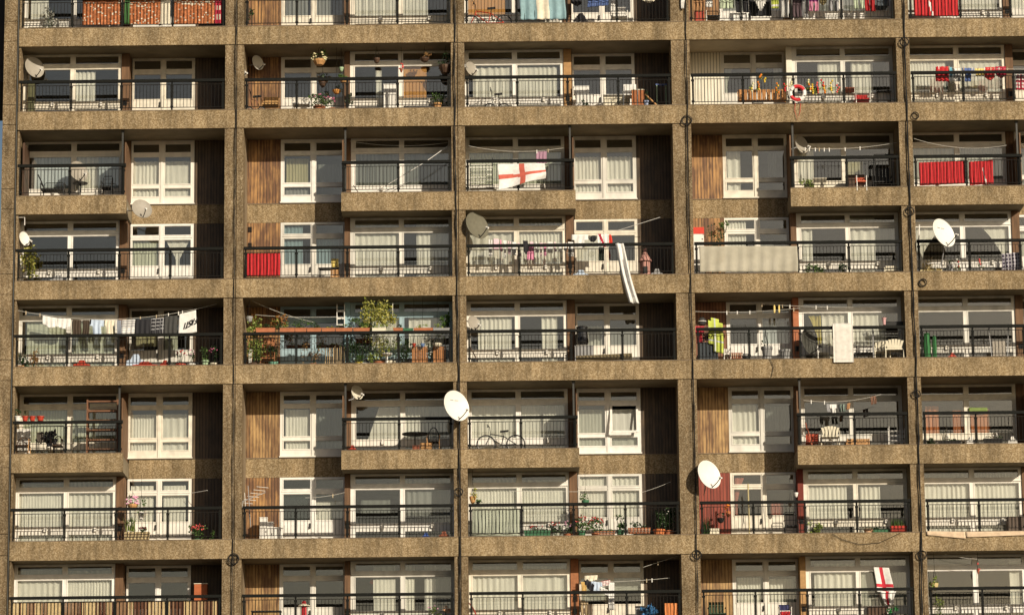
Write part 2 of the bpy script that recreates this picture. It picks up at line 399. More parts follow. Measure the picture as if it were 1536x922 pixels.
# ---- railings
def rail_mb(x0, x1, posts, z):
    bars = MB(); hr = MB(); ps = []
    hr.box(x0, x1, -.045+.06, .055+.06, z+.925, z+1.012)
    n = len(posts)
    for i in range(n-1):
        a, c = posts[i]+.04, posts[i+1]-.04
        bars.box(a, c, .06, .08, z+.835, z+.853); bars.box(a, c, .06, .08, z+.095, z+.115)
        m = max(2, int(round((c-a)/.107)))
        for q in range(m+1):
            x = a + (c-a)*q/m; w = .0065
            bars.box(x-w, x+w, .0615, .0785, z+.116, z+.834)
    for x in posts:
        p = MB(); p.box(x-.026, x+.026, .045, .098, z-.0, z+.9245)
        for zz in (.80, .12): p.box(x-.05, x+.05, .052, .09, z+zz-.03, z+zz+.03)
        p.box(x-.045, x+.045, .035, .104, z+.0005, z+.02)
        ps.append((x, p))
    return bars, hr, ps
RAILDONE = {}
def railing(row, bay):
    z = sz(row); X = BAYX[bay]; half = HALF(row-1)
    key = (half, bay % 2)
    if half:
        if bay % 2: x0, x1, posts = .03, 3.40, [.07, 1.65, 3.33]
        else: x0, x1, posts = 3.06, 6.45, [3.12, 4.82, 6.41]
    else:
        x0, x1, posts = .02, 6.46, [.08, 1.65, 3.23, 4.81, 6.41]
    if key not in RAILDONE:
        bars, hr, ps = rail_mb(x0, x1, posts, 0)
        rb = bars.build('railing', BARM, TP, org=(0,0,0)); h = hr.build('handrail', METAL, None, org=(0,0,0))
        pp = [p.build('rail_post', METAL, None, org=(0,0,0)) for x, p in ps]
        RAILDONE[key] = (rb, [h]+pp)
        for q in [h]+pp: q.parent = rb; q.location = (0,0,0)
        rb.location = Vector((X, 0, z)) - Vector(TP.location)
        return rb
    rb0, ch = RAILDONE[key]
    r = rb0.copy(); COL.objects.link(r); r.parent = TP; r.location = Vector((X,0,z)) - Vector(TP.location)
    for q in ch:
        c = q.copy(); COL.objects.link(c); c.parent = r
    return r

# ---- windows and doors
def frame_rects(b, x0, x1, z0, z1, panes, y, dep=.07, mi=0):
    """frame plate with rectangular openings, built from bars (no overlaps)"""
    xs = sorted(set([x0, x1] + [p[0] for p in panes] + [p[1] for p in panes]))
    zs = sorted(set([z0, z1] + [p[2] for p in panes] + [p[3] for p in panes]))
    for i in range(len(xs)-1):
        run = None
        for k in range(len(zs)-1):
            cx, cz = (xs[i]+xs[i+1])/2, (zs[k]+zs[k+1])/2
            hole = any(p[0] < cx < p[1] and p[2] < cz < p[3] for p in panes)
            if not hole:
                if run is None: run = [zs[k], zs[k+1]]
                else: run[1] = zs[k+1]
            if hole or k == len(zs)-2:
                if run: b.box(xs[i], xs[i+1], y, y+dep, run[0], run[1], mi)
                run = None
def beads(b, panes, y, w=.018, pr=.014, mi=0):
    for (a, c, d, e) in panes:
        b.box(a-.03, c+.03, y-pr, y-.0005, d-.03, d-.03+w, mi); b.box(a-.03, c+.03, y-pr, y-.0005, e+.03-w, e+.03, mi)
        b.box(a-.03, a-.03+w, y-pr, y-.0005, d-.03+w, e+.03-w, mi); b.box(c+.03-w, c+.03, y-pr, y-.0005, d-.03+w, e+.03-w, mi)
def panes_mb(panes, y):
    g = MB()
    for (a, c, d, e) in panes: g.box(a-.01, c+.01, y+.035, y+.041, d-.01, e+.01)
    return g
def curtain_mb(a, c, z0, z1, y, mode='full'):
    b = MB(); n = max(6, int((c-a)/.022)); nz = 10; ph = random.uniform(0,9); base = len(b.v)
    fq = random.uniform(20, 70)
    for i in range(n+1):
        u = i/n
        for k in range(nz+1):
            v = k/nz; zz = z0 + (z1-z0)*v
            x = a + (c-a)*u
            if mode == 'full': pass
            elif mode == 'tieL':                      # swept towards the left jamb below the middle
                w = 1 - .72*min(1, max(0, (1-v)/.62))**.8; x = a + (c-a)*u*w
            elif mode == 'tieR':
                w = 1 - .72*min(1, max(0, (1-v)/.62))**.8; x = c - (c-a)*(1-u)*w
            elif mode == 'vee':
                w = 1 - .85*min(1, max(0, (1-v)/.75)); x = (a+c)/2 + (c-a)*(u-.5)*w
            elif mode == 'swag':                      # hem rising to the left
                x = a + (c-a)*u; zz = z0 + (z1-z0)*v + (1-v)*(1-u)*.0
                x = a + (c-a)*u*(.35+.65*(1-v)) if False else c - (c-a)*(1-u)*(.62+.38*(1-v))
            amp = .020*(1+.6*math.sin(x*3+ph)) if mode != 'blind' else .001
            yy = y + amp*math.sin(x*fq+ph+.6*math.sin(x*9)) + .006*math.sin(x*130)
            if mode == 'blind': x = a + (c-a)*u
            b.v.append((x, yy, zz))
    for i in range(n):
        for k in range(nz):
            q = base+i*(nz+1)+k; b.f.append((q, q+nz+1, q+nz+2, q+1)); b.m.append(0)
    return b
C = {'w': ((.93,.91,.85),.12), 'g': ((.62,.63,.57),.2), 'gr': ((.72,.75,.62),.15), 'y': ((.78,.66,.20),.25), 'cy': ((.62,.58,.36),.3),
     'b': ((.36,.50,.56),.3), 'o': ((.80,.42,.15),.15), 'or': ((.72,.28,.13),.25), 'bl': ((.68,.74,.78),.2), 'n': ((.34,.36,.34),.4),
     'd': ((.035,.045,.045),.0), 'pk': ((.62,.22,.17),.3), 's': ((.42,.43,.42),.3)}
def curtain(spec, X, z, y, parent):
    a, c, z0, z1, col = spec[:5]; mode = spec[5] if len(spec) > 5 else 'full'
    m = mat_curtain('curtain_' + col, *C[col])
    o = curtain_mb(X+a, X+c, z+z0, z+z1, y + .13, mode).build('blind' if mode == 'blind' else 'curtain', m, None, smooth=True, org=(X+a, y, z+z0))
    o.parent = parent; o.location = Vector((X+a, y, z+z0)) - WL[parent.name]
def sub(mb, name, mats, parent, org, **k):
    o = mb.build(name, mats, None, org=org, **k); o.parent = parent; o.location = Vector(org) - WL[parent.name]; return o

def big_window(row, bay, y, mat, curts):
    X = BAYX[bay]; z = sz(row); odd = bay % 2
    p = ([(.12,1.49),(1.66,3.01)] if odd else [(3.43,4.80),(4.96,6.36)])
    x0, x1 = (.0, 3.12) if odd else (3.28, 6.47)
    panes = []
    for (a, c) in p: panes += [(a, c, 1.79, 2.03), (a, c, .57, 1.60), (a, c, .06, .31)]
    P = [(X+a, X+c, z+d, z+e) for a,c,d,e in panes]
    b = MB(); frame_rects(b, X+x0, X+x1, z-.12, z+2.098, P, y)
    beads(b, [q for i, q in enumerate(P) if i % 3 < 2], y)
    b.box(X+x0+.03, X+x1-.03, y-.035, y-.0005, z+1.665, z+1.70)          # drip rail
    b.box(X+x0+.03, X+x1-.03, y-.03, y-.0005, z+.535, z+.560)
    w = b.build('window', mat, TP, org=(X+x0, y, z))
    sub(panes_mb(P, y), 'pane', GLASS, w, (X+x0, y, z))
    # opening handle / fixed bracket on the lower rail as in the photo
    for (a, c) in p:
        h = MB(); h.box(X+(a+c)/2+.10, X+(a+c)/2+.19, y-.075, y-.036, z+.40, z+.50); h.box(X+(a+c)/2+.12, X+(a+c)/2+.17, y-.055, y-.036, z+.4995, z+.56)
        sub(h, 'window_catch', WHITE, w, (X+x0, y, z))
    for s in curts: curtain(s, X, z, y, w)
    if row in (4,7,8):
        for s in curts:
            if s[3] >= 1.55 and s[4] in 'wsg' and len(s) == 5: curtain((s[0], s[1], 1.64, random.uniform(1.88,1.96), 'g'), X, z, y, w)
    return w
def door_unit(row, bay, mat, curts):
    X = BAYX[bay]; z = sz(row); odd = bay % 2; y = D1
    p = ([(3.46,4.29),(4.47,5.29)] if odd else [(1.17,2.00),(2.18,3.02)])
    x0, x1 = (3.40, 5.39) if odd else (1.06, 3.09)
    panes = []
    for (a, c) in p: panes += [(a, c, 1.74, 2.02), (a, c, .76, 1.57)]
    P = [(X+a, X+c, z+d, z+e) for a,c,d,e in panes]
    b = MB(); frame_rects(b, X+x0, X+x1, z-.12, z+2.096, P, y)
    beads(b, P, y)
    mid = X + (p[0][1]+p[1][0])/2
    b.box(mid-.045, mid+.045, y-.03, y-.0005, z-.12, z+2.05)
    for (a, c) in p:
        b.box(X+a+.05, X+c-.05, y-.012, y-.0005, z+.10, z+.62)
        b.box(X+a-.05, X+c+.05, y-.02, y-.0005, z+1.645, z+1.675)
    d = b.build('balcony_door', mat, TP, org=(X+x0, y, z))
    sub(panes_mb(P, y), 'pane', GLASS, d, (X+x0, y, z))
    h = MB(); hx = mid + (-.09 if odd else -.09)
    h.box(hx-.02, hx+.02, y-.05, y-.031+.03, z+.50, z+.66); h.tube([(hx,y-.05,z+.58),(hx,y-.09,z+.58),(hx+.0,y-.09,z+.50)], .013)
    sub(h, 'handle', GALV, d, (X+x0, y, z))
    for s in curts: curtain(s, X, z, y, d)
    return d
def high_window(row, bay, mat, curts, open_pane=None):
    X = BAYX[bay]; z = sz(row); odd = bay % 2; y = D1
    p = ([(3.46,4.27),(4.47,5.27)] if odd else [(1.17,1.99),(2.18,3.00)])
    x0, x1 = (3.40, 5.39) if odd else (1.06, 3.09)
    panes = []
    for i, (a, c) in enumerate(p):
        panes += [(a, c, 1.72, 1.98), (a, c, .69, 1.57), (a, c, .29, .54)]
    P = [(X+a, X+c, z+d, z+e) for a,c,d,e in panes]
    b = MB(); frame_rects(b, X+x0, X+x1, z+.024, z+2.096, P, y)
    beads(b, [q for i, q in enumerate(P) if not (open_pane is not None and i == open_pane*3+1)], y)
    mid = X + (p[0][1]+p[1][0])/2
    b.box(mid-.04, mid+.04, y-.03, y-.0005, z+.05, z+2.05)
    b.box(X+x0-.02, X+x1+.02, y-.06, y-.0005, z+.026, z+.065)
    w = b.build('window', mat, TP, org=(X+x0, y, z))
    G = [q for i, q in enumerate(P) if not (open_pane is not None and i == open_pane*3+1)]
    sub(panes_mb(G, y), 'pane', GLASS, w, (X+x0, y, z))
    if open_pane is not None:
        a, c, d, e = P[open_pane*3+1]; s = MB(); n = 1
        tilt = .22
        def pt(x, t, o=0): return (x, y - .02 - tilt*(1-t) - o, d + (e-d)*t)
        for (xa, xb) in ((a-.04, a+.03), (c-.03, c+.04)):
            s.obox(((xa+xb)/2, y-.02-tilt/2, (d+e)/2), ((xb-xa)/2,0,0), (0,.02,0), (0,tilt/2,(e-d)/2+.02))
        for t in (0, 1): q = pt((a+c)/2, t); s.obox(q, ((c-a)/2-.03,0,0), (0,.02,0), (0,0,.035))
        sash = sub(s, 'opened_sash', mat, w, (X+x0, y, z))
    for s in curts: curtain(s, X, z, y, w)
    return w

def flat(row, bay, big, dr, fmat=None, wood=None, post=None, open_pane=None):
    X = BAYX[bay]; z = sz(row); odd = bay % 2; half = HALF(row-1)
    fmat = fmat or WHITES[(row*7+bay*3) % 4]
    yb = D1 if half else D2
    big_window(row, bay, yb, fmat, big)
    if half: high_window(row, bay, fmat, dr, open_pane)
    else: door_unit(row, bay, fmat, dr)
    # board panel beside the doors
    a, c = (X+5.392, X+OPW+.05) if odd else (X-.05, X+1.058)
    zb = z-.12 if not half else z+.023
    b = MB(); b.box(a, c, D1+.01, D1+.08, zb, z+2.096)
    wm = wood or (WOOD_SHADE if odd else (WOOD_GOLD if row in (6,8) else WOOD_OLD))
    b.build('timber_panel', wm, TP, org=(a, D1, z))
    if not half:
        # post and cheek where the window wall steps back to the doors
        pm = post or SCREENW
        a, c = (X+3.125, X+3.37) if odd else (X+3.10, X+3.275)
        b = MB(); b.box(a, c, D2-.05, D1-.001, z-.12, z+2.097)
        p = b.build('timber_post', pm, TP, org=(a, D2, z))
        v = MB(); v.box((a+c)/2-.06, (a+c)/2+.06, D2-.066, D2-.0505, z+.40, z+.56)
        for q in range(5): v.box((a+c)/2-.055, (a+c)/2+.055, D2-.078, D2-.0665, z+.415+q*.028, z+.427+q*.028)
        sub(v, 'vent', BLACK, p, (a, D2, z))
    else:
        xs = X+3.37 if odd else X+3.09
        b = MB(); b.box(xs-.02, xs+.02, .14, D1-.002, z-.118, z+1.72)
        b.build('privacy_screen', SCREENW, TP, org=(xs, .1, z))
        xp = X+3.28 if odd else X+3.17
        b = MB(); b.box(xp-.028, xp+.028, .125, .175, z-.118, z+2.097); b.box(xp-.05, xp+.05, .11, .19, z+2.04, z+2.098)
        b.build('corner_pole', GALV, TP, org=(xp, .12, z))
        xw = X+3.125 if odd else X+3.10
        b = MB(); b.box(xw, xw+(.27 if odd else .175), D1+.0, D1+.07, z-.119, z+2.097); b.build('mullion_post', SCREENW, TP, org=(xw, D1, z))
    railing(row, bay)

def full(bay, col='w', z0=.08, z1=1.62, top=None):
    p = ([(.10,1.51),(1.64,3.03)] if bay % 2 else [(3.41,4.82),(4.94,6.38)])
    return [(a, c, z0, z1, col) for a, c in p]
def dfull(bay, col='w', z0=.74, z1=1.6):
    p = ([(3.44,4.31),(4.45,5.31)] if bay % 2 else [(1.15,2.02),(2.16,3.04)])
    return [(a, c, z0, z1, col) for a, c in p]
def hfull(bay, col='w'):
    p = ([(3.44,4.29),(4.45,5.29)] if bay % 2 else [(1.15,2.01),(2.16,3.02)])
    return [(a, c, .27, 1.45, col) for a, c in p]
FL = {
 (1,1): dict(big=[(.2,.75,.05,1.7,'w')], dr=[]),
 (1,2): dict(big=[(3.41,4.82,.42,1.7,'w'),(4.94,5.75,.42,1.7,'w')], dr=[(1.15,1.9,.74,1.6,'s'),(2.16,2.65,.74,1.6,'s')]),
 (1,3): dict(big=[(.1,1.3,.45,1.6,'o','blind'),(1.9,3.0,.05,1.6,'w')], dr=[]),
 (1,4): dict(big=full(4,'s'), dr=dfull(4,'s')),
 (1,5): dict(big=full(5,'w'), dr=[(3.44,4.31,.74,1.6,'w')]),
 (2,1): dict(big=[(1.66,2.28,.34,1.56,'w')], dr=[]),
 (2,2): dict(big=[(4.08,4.28,.4,1.5,'w'),(4.97,5.70,.56,1.6,'o','blind')], dr=[]),
 (2,3): dict(big=[(.25,1.49,.08,1.56,'w'),(1.66,2.92,.08,1.56,'w')], dr=[], wood=WOOD_SHADE, post=M('orange_post', (.42,.24,.10))),
 (2,4): dict(big=[(4.10,4.80,.1,1.6,'w'),(5.15,5.85,.1,1.6,'w')], dr=[(1.20,1.45,.76,1.6,'g','tieL'),(2.75,3.0,.76,1.6,'w')], wood=CREAM_B, post=CREAM),
 (2,5): dict(big=[(.1,1.25,.1,1.62,'w'),(1.64,3.02,.1,1.62,'w')], dr=[(3.44,4.31,.74,1.6,'s')]),
 (3,1): dict(big=[(.3,1.49,.08,1.62,'bl'),(1.66,2.35,.08,1.62,'w'),(2.35,2.98,.3,1.62,'bl')], dr=hfull(1,'w')),
 (3,2): dict(big=full(2,'n'), dr=[(1.2,1.95,.69,1.5,'cy'),(1.2,1.95,.27,.5,'s'),(2.16,3.0,.69,1.3,'n')]),
 (3,3): dict(big=full(3,'gr'), dr=hfull(3,'w')),
 (3,4): dict(big=[(3.41,3.95,.08,1.62,'w'),(4.94,5.5,.6,1.2,'cy')], dr=[(1.2,1.62,.27,1.6,'w'),(2.5,2.75,.69,1.5,'n')]),
 (3,5): dict(big=full(5,'g'), dr=hfull(5,'s')),
 (4,1): dict(big=[], dr=[(3.44,4.31,.74,1.55,'gr'),(4.5,5.26,.78,1.6,'w','vee')]),
 (4,2): dict(big=[(3.41,4.82,.1,1.6,'w'),(5.35,6.38,.1,1.6,'w')], dr=[(1.15,1.75,.74,2.0,'b'),(2.16,2.9,.74,1.6,'b')]),
 (4,3): dict(big=full(3,'w'), dr=[(3.44,4.31,.74,1.6,'w','blind')]),
 (4,4): dict(big=[(3.41,3.78,.1,1.6,'w'),(4.96,5.75,.1,1.6,'w'),(5.75,6.38,.9,1.6,'g')], dr=[(1.15,1.75,.74,2.0,'w'),(2.16,2.6,.9,1.4,'n')]),
 (4,5): dict(big=[(.1,.95,.3,1.6,'w','tieL'),(2.2,3.02,.3,1.6,'w','tieR')], dr=dfull(5,'g')),
 (5,1): dict(big=[(.25,1.49,.08,1.62,'gr'),(1.66,3.0,.08,1.62,'gr')], dr=[(3.6,4.31,.9,1.3,'cy'),(4.5,4.9,.74,1.3,'gr')]),
 (5,2): dict(big=[(3.95,4.82,.6,1.62,'w'),(5.1,6.2,.6,1.62,'w')], dr=[], fmat=BLUEF, post=M('blue_post', (.30,.46,.52))),
 (5,3): dict(big=[(.35,1.40,.08,1.6,'w'),(2.33,2.82,.08,1.6,'w')], dr=[(3.5,4.25,.74,1.4,'g'),(4.47,5.29,.74,1.35,'s','blind')]),
 (5,4): dict(big=[(3.58,3.98,.4,1.55,'y','tieR'),(4.0,4.82,.08,1.62,'w'),(4.94,6.0,.08,1.62,'w')], dr=[(2.2,2.9,.74,1.5,'bl')], wood=WOOD_RED, post=M('orange_red_post', (.42,.15,.07))),
 (5,5): dict(big=[], dr=[(3.44,4.31,.74,1.6,'s')]),
 (6,1): dict(big=full(1,'gr'), dr=hfull(1,'w')),
 (6,2): dict(big=[(3.72,4.82,.35,1.6,'w','swag'),(4.94,6.38,.3,1.6,'w')], dr=[(1.2,1.95,.27,1.55,'w'),(2.16,3.02,.27,1.6,'n')]),
 (6,3): dict(big=full(3,'w'), dr=hfull(3,'g'), open_pane=1),
 (6,4): dict(big=[], dr=[(1.15,1.95,.27,1.55,'w'),(2.16,3.0,.69,1.5,'n')], wood=WOOD_GOLD),
 (6,5): dict(big=[(.3,.72,.5,1.45,'or'),(1.15,1.5,.4,1.3,'or'),(1.7,2.3,.35,1.35,'or')], dr=hfull(5,'s')),
 (7,1): dict(big=full(1,'w'), dr=[(3.5,4.2,.74,1.9,'w'),(4.5,5.2,.74,1.9,'w')]),
 (7,2): dict(big=[(3.6,4.5,.9,1.3,'n'),(4.94,6.38,.8,1.6,'s')], dr=[(1.15,2.02,.74,1.6,'d','blind'),(2.16,3.0,.74,1.35,'w','blind')]),
 (7,3): dict(big=full(3,'w'), dr=[(3.44,4.31,.74,2.0,'w'),(4.45,5.31,.74,2.0,'w')]),
 (7,4): dict(big=[(3.41,4.62,.3,1.58,'w'),(5.02,5.65,.08,1.55,'w')], dr=[(1.2,1.5,.8,1.95,'pk','tieL'),(2.3,2.7,.8,1.2,'pk')], wood=RED_PAINT, post=M('red_post', (.17,.032,.02))),
 (7,5): dict(big=full(5,'w'), dr=[(3.44,4.31,.74,1.6,'w')]),
 (8,1): dict(big=full(1,'w'), dr=[]),
 (8,2): dict(big=[(3.97,4.65,.1,1.55,'w'),(4.96,5.25,.1,1.55,'w'),(5.55,5.9,.1,1.55,'w'),(5.9,6.38,.3,1.55,'s')], dr=[]),
 (8,3): dict(big=full(3,'w'), dr=[(3.44,4.31,.9,1.6,'g','blind'),(4.45,5.31,1.1,1.57,'g','blind')], post=M('orange_brown_post', (.35,.14,.06))),
 (8,4): dict(big=[(3.55,4.82,.08,1.6,'w'),(4.94,6.38,.08,1.6,'g')], dr=[(1.2,1.95,.74,1.55,'w'),(2.2,2.95,.74,1.5,'w')], post=M('golden_post', (.44,.26,.11))),
 (8,5): dict(big=[(2.65,3.02,.1,1.6,'w')], dr=[]),
}
for (r_, b_), d in FL.items(): flat(r_, b_, **d)
# ------------------------------------------------------------------ things on the balconies
def K(hexname, c, rough=.75, var=.15, **k): return M(hexname, c, rough, var, **k)
cWHITE = K('white_cloth', (.78,.77,.74)); cBLK = K('black_cloth', (.018,.018,.022)); cCHAR = K('charcoal_cloth', (.05,.05,.048)); cBRN = K('dark_brown_cloth', (.055,.038,.025))
cRED = K('red_cloth', (.54,.024,.030), bump=.2); cDRED = K('deep_red_cloth', (.42,.02,.05)); cBLUE = K('blue_cloth', (.10,.16,.38)); cLB = K('light_blue_cloth', (.50,.60,.74))
cCYAN = K('cyan_cloth', (.25,.60,.75)); cYEL = K('yellow_cloth', (.80,.62,.22)); cHIV = K('hi_vis_yellow_cloth', (.52,.60,.10)); cPINK = K('pink_cloth', (.75,.30,.45)); cLPINK = K('pale_pink_cloth', (.80,.58,.64))
cPUR = K('purple_cloth', (.30,.06,.22)); cMAU = K('mauve_cloth', (.38,.22,.30)); cGRY = K('grey_cloth', (.33,.33,.34)); cSAGE = K('sage_green_cloth', (.50,.58,.42)); cTEAL = K('teal_blue_cloth', (.24,.38,.42))
cTAN = K('tan_cloth', (.38,.20,.09)); cCRM = K('cream_cloth', (.74,.68,.54)); cORG = K('orange_cloth', (.75,.27,.09)); cRUST = K('rust_orange_yarn', (.50,.17,.065), scale=14, var=.5)
pWH = K('white_plastic', (.80,.78,.73), .4, .06); pCRM = K('cream_plastic', (.80,.74,.58), .45, .08); pRED = K('red_plastic', (.46,.055,.03), .4, .1); pTER = K('terracotta', (.44,.16,.075), .8, .15)
pGRN = K('green_plastic', (.05,.16,.08), .5, .15); pLG = K('pale_green_glaze', (.35,.48,.30), .4, .1); pBLU = K('blue_plastic', (.06,.12,.40), .4, .1); pBLK = K('black_plastic', (.018,.018,.018), .5, .2)
pGRY = K('grey_metal_paint', (.30,.30,.30), .5, .1); pDISHG = K('grey_dish_paint', (.34,.31,.26), .5, .1); pDISHD = K('dark_dish_paint', (.07,.07,.06), .6, .15); pDISHW = K('white_dish_paint', (.80,.78,.72), .4, .04)
wRACK = K('brown_rack_wood', (.20,.095,.05), .6, .3, scale=6); wOAK = K('honey_wood', (.55,.30,.12), .6, .3, scale=6, stretch=(3,3,.6)); wRED = K('red_brown_wood', (.30,.09,.045), .6, .3, scale=6); wDRK = K('dark_brown_wood', (.09,.05,.03), .6, .3, scale=6); wPALE = K('pale_worn_wood', (.52,.42,.28), .7, .25, scale=8)
ROPE = K('pale_rope', (.62,.60,.54), .9, .1); CABLE = K('black_cable', (.010,.010,.010), .6, .2); STEEL = K('bright_steel_tube', (.60,.60,.60), .35, .1, metal=.4)
lGRN = mat_leaf('green_leaves', (.045,.10,.022), (.13,.22,.05)); lDK = mat_leaf('dark_leaves', (.015,.04,.012), (.05,.10,.03)); lYEL = mat_leaf('yellow_green_leaves', (.22,.26,.04), (.55,.50,.14))
lLIME = mat_leaf('lime_leaves', (.16,.25,.04), (.38,.44,.12)); lBRN = mat_leaf('dry_brown_leaves', (.28,.14,.05), (.50,.30,.12)); lORG = mat_leaf('orange_leaves', (.28,.10,.03), (.42,.24,.07)); lSIL = mat_leaf('silvery_stems', (.35,.36,.32), (.62,.62,.56))
fRED = K('red_petals', (.62,.04,.05), .6, .2); fPINK = K('pink_petals', (.75,.20,.36), .6, .2); fLP = K('pale_pink_petals', (.80,.42,.58), .6, .2); fCOR = K('coral_red_petals', (.75,.13,.12), .6, .2); fWY = K('white_yellow_petals', (.82,.76,.45), .6, .2)
fOR = K('orange_petals', (.80,.24,.03), .6, .2); fY = K('yellow_petals', (.80,.55,.06), .6, .2); fW = K('white_petals', (.80,.78,.72), .6, .1)

def E_(name, label, cat, rb, p): return empty(name, p, label, cat, rb)

def dish(px, py, w, h, Y, label, rb, mat, tilt=.18, flip=1, facing=1, pole=None, marks=False):
    c = at(px, py, Y); Rr = h*PX/2; a = math.acos(min(.98, w/h))
    n = Vector((flip*math.sin(a)*math.cos(tilt), -facing*math.cos(a)*math.cos(tilt), math.sin(tilt))).normalized()
    up = Vector((0,0,1)); e2 = (up - up.dot(n)*n).normalized(); e1 = e2.cross(n)
    m = Matrix((e1, e2, n)).transposed()
    t = E_('satellite_dish', label, 'satellite dish', rb, c)
    prof = [(Rr*q, Rr*.24*(q*q-1)) for q in (.001,.2,.4,.6,.8,.93,1.0)] + [(Rr*1.012, .004), (Rr*1.012, -.014), (Rr*.97, -.018)] + [(Rr*q, Rr*.24*(q*q-1)-.018) for q in (.8,.5,.2,.001)]
    MB().lathe(c, prof, 32, 0, m, cap=False).build('reflector', mat, t, smooth=True)
    foot = c + m @ Vector((0, -Rr*.97, 0)); lnb = c + m @ Vector((0, -Rr*.62, Rr*.98))
    ar = MB(); ar.tube([foot - n*.03, foot + (lnb-foot)*.5 + Vector((0,0,-.02)), lnb], .014*max(1,Rr*2), 6); ar.build('arm', pBLK, t)
    q = MB(); d = (c-lnb).normalized(); q.tube([lnb-d*.05, lnb+d*.03], .028, 8); q.tube([lnb+d*.03, lnb+d*.055], .036, 8); q.build('receiver', pWH if mat is not pDISHD else pBLK, t)
    b = MB(); back = c - n*(Rr*.26+.03)
    if pole is None: pole = [back - n*.10, back - n*.10 + Vector((-flip*.28, .05, 0))]
    else: pole = [back - n*.05] + [Vector(p) for p in pole]
    b.obox(back - n*.02, e1*.05, e2*.06, n*.03); b.tube(pole, .017, 6); b.build('mount', pGRY, t)
    if marks:
        k = MB()
        for i in range(9):
            if i in (4,): continue
            x = (i-4)*Rr*.075; v = c + m @ Vector((x, Rr*.42, -Rr*.135+.012 + .24*Rr*((x/Rr)**2+.18-.43*0)*0))
            rr = (x*x+(Rr*.42)**2)/(Rr*Rr); v = c + m @ Vector((x, Rr*.42, Rr*.24*(rr-1)+.006))
            k.obox(v, e1*Rr*.025, e2*Rr*.028, n*.002)
        k.build('faded_lettering', pGRY, t)
    return t

def pot_prof(r, h, lip=.012): return [(r*.68,0),(r*.95,h*.86),(r+lip,h*.86),(r+lip,h),(r*.9,h),(r*.86,h*.9)]
def plant(px, w, ytop, rb, Y, label, leaf, n=90, flower=None, nf=8, pot=None, potw=None, poth=.2, z0=None, name='potted_plant', cat='plant', size=.075, fsize=.028, potlabel=None, ybase=None, spiky=False):
    base = z0 if z0 is not None else (at(px, ybase, Y).z if ybase else fz(rb[0])+.002)
    top = at(px, ytop, Y); x = top.x; W = w*PX
    t = E_(name, label, cat, rb, (x, Y, base))
    pr = (potw*PX/2 if potw else min(.16, W*.36))
    if pot: MB().lathe((x,Y,base), pot_prof(pr, poth), 14).build('pot', pot, t, smooth=False)
    f = MB(); z1 = base + (poth*.8 if pot else 0); H = max(.08, top.z - z1)
    st = MB()
    for i in range(6): 
        a = random.uniform(0,6.28); st.tube([(x,Y,z1-.02),(x+W*.18*math.cos(a),Y+.06*math.sin(a),z1+H*.5),(x+W*.36*math.cos(a),Y+.1*math.sin(a),z1+H*.85)], .006, 4, r2=.003)
    st.build('stem', lDK, t)
    if spiky:
        for i in range(n):
            a = random.uniform(0,6.28); l = random.uniform(.6,1); s = random.uniform(.15,.5)
            p0 = Vector((x+random.uniform(-W*.3,W*.3),Y+random.uniform(-.05,.05),z1)); p1 = p0 + Vector((W*.5*s*math.cos(a), .15*s*math.sin(a), H*l)); f.tube([p0, (p0+p1)/2+Vector((0,0,.03)), p1], .011, 4, r2=.002)
    else:
        f.leaves((x, Y, z1+H*.52), (W*.48, min(W*.42,.16), H*.46), int(n*1.5), size)
    f.build('foliage', leaf, t)
    if flower:
        fs = flower if isinstance(flower, list) else [flower]
        for fm in fs:
            MB().blobs((x, Y-.02, z1+H*.58), (W*.45, min(.14,W*.4), H*.45), nf, fsize).build('blossom', fm, t)
    return t
def hanging(px, py, w, h, Y, rb, label, leaf, flower=None, basket=None, n=70, name='hanging_basket', ceil=None, nf=14, size=.07):
    c = at(px, py, Y); W = w*PX; H = h*PX; t = E_(name, label, 'hanging basket', rb, c)
    zc = sz(rb[0]) + 2.095
    bs = MB(); bs.lathe((c.x,Y,c.z-H*.5), [(.02,0),(W*.22,H*.08),(W*.34,H*.3),(W*.36,H*.42),(W*.32,H*.42),(.02,H*.30)], 12); bs.build('basket', basket or wDRK, t)
    ch = MB()
    for a in (0, 2.1, 4.2): ch.tube([(c.x+W*.33*math.cos(a), Y+W*.33*math.sin(a), c.z-H*.1),(c.x,Y,c.z+H*.5+.12)], .004, 4)
    ch.tube([(c.x,Y,c.z+H*.5+.12),(c.x,Y,zc)], .005, 4); ch.build('chain', BARM, t)
    if leaf: MB().leaves((c.x,Y,c.z+H*.08),(W*.5,min(.2,W*.5),H*.45),n,size).build('foliage', leaf, t)
    if flower: MB().blobs((c.x,Y,c.z+H*.1),(W*.5,min(.2,W*.5),H*.4),nf,.04,top=False).build('blossom', flower, t)
    return t

def m_full(u, v): return True
def m_shirt(u, v): return (v < .30) or (.22 < u < .78)
def m_shirt2(u, v): return ((v < .42) and not (v < .08 and .38 < u < .62)) or (.2 < u < .8)
def m_trou(u, v): return v < .22 or (u < .44 or u > .56)
def m_shorts(u, v): return v < .5 or (u < .42 or u > .58)
def m_vest(u, v): return (.12 < u < .4 or .6 < u < .88) if v < .25 else .08 < u < .92
def m_sock(u, v): return (.2 < u < .65) if v < .7 else (.2 < u < 1)
def m_point(u, v): return abs(u-.5) < .5*(1-v)+.03
def m_bow(u, v): return v < .95 - .5*abs(u-.5)
def pat_flag(u, v):
    return 1 if (.44 < u < .56 or .41 < v < .59) else 0
def pat_stripes(n): return lambda u, v: 1 if int(v*n*2) % 2 else 0
def pat_vstripes(n): return lambda u, v: 1 if int(u*n*2) % 2 else 0
def pat_check(n): return lambda u, v: 1 if (int(u*n*2) % 2) or (int(v*n*2) % 2) else 0
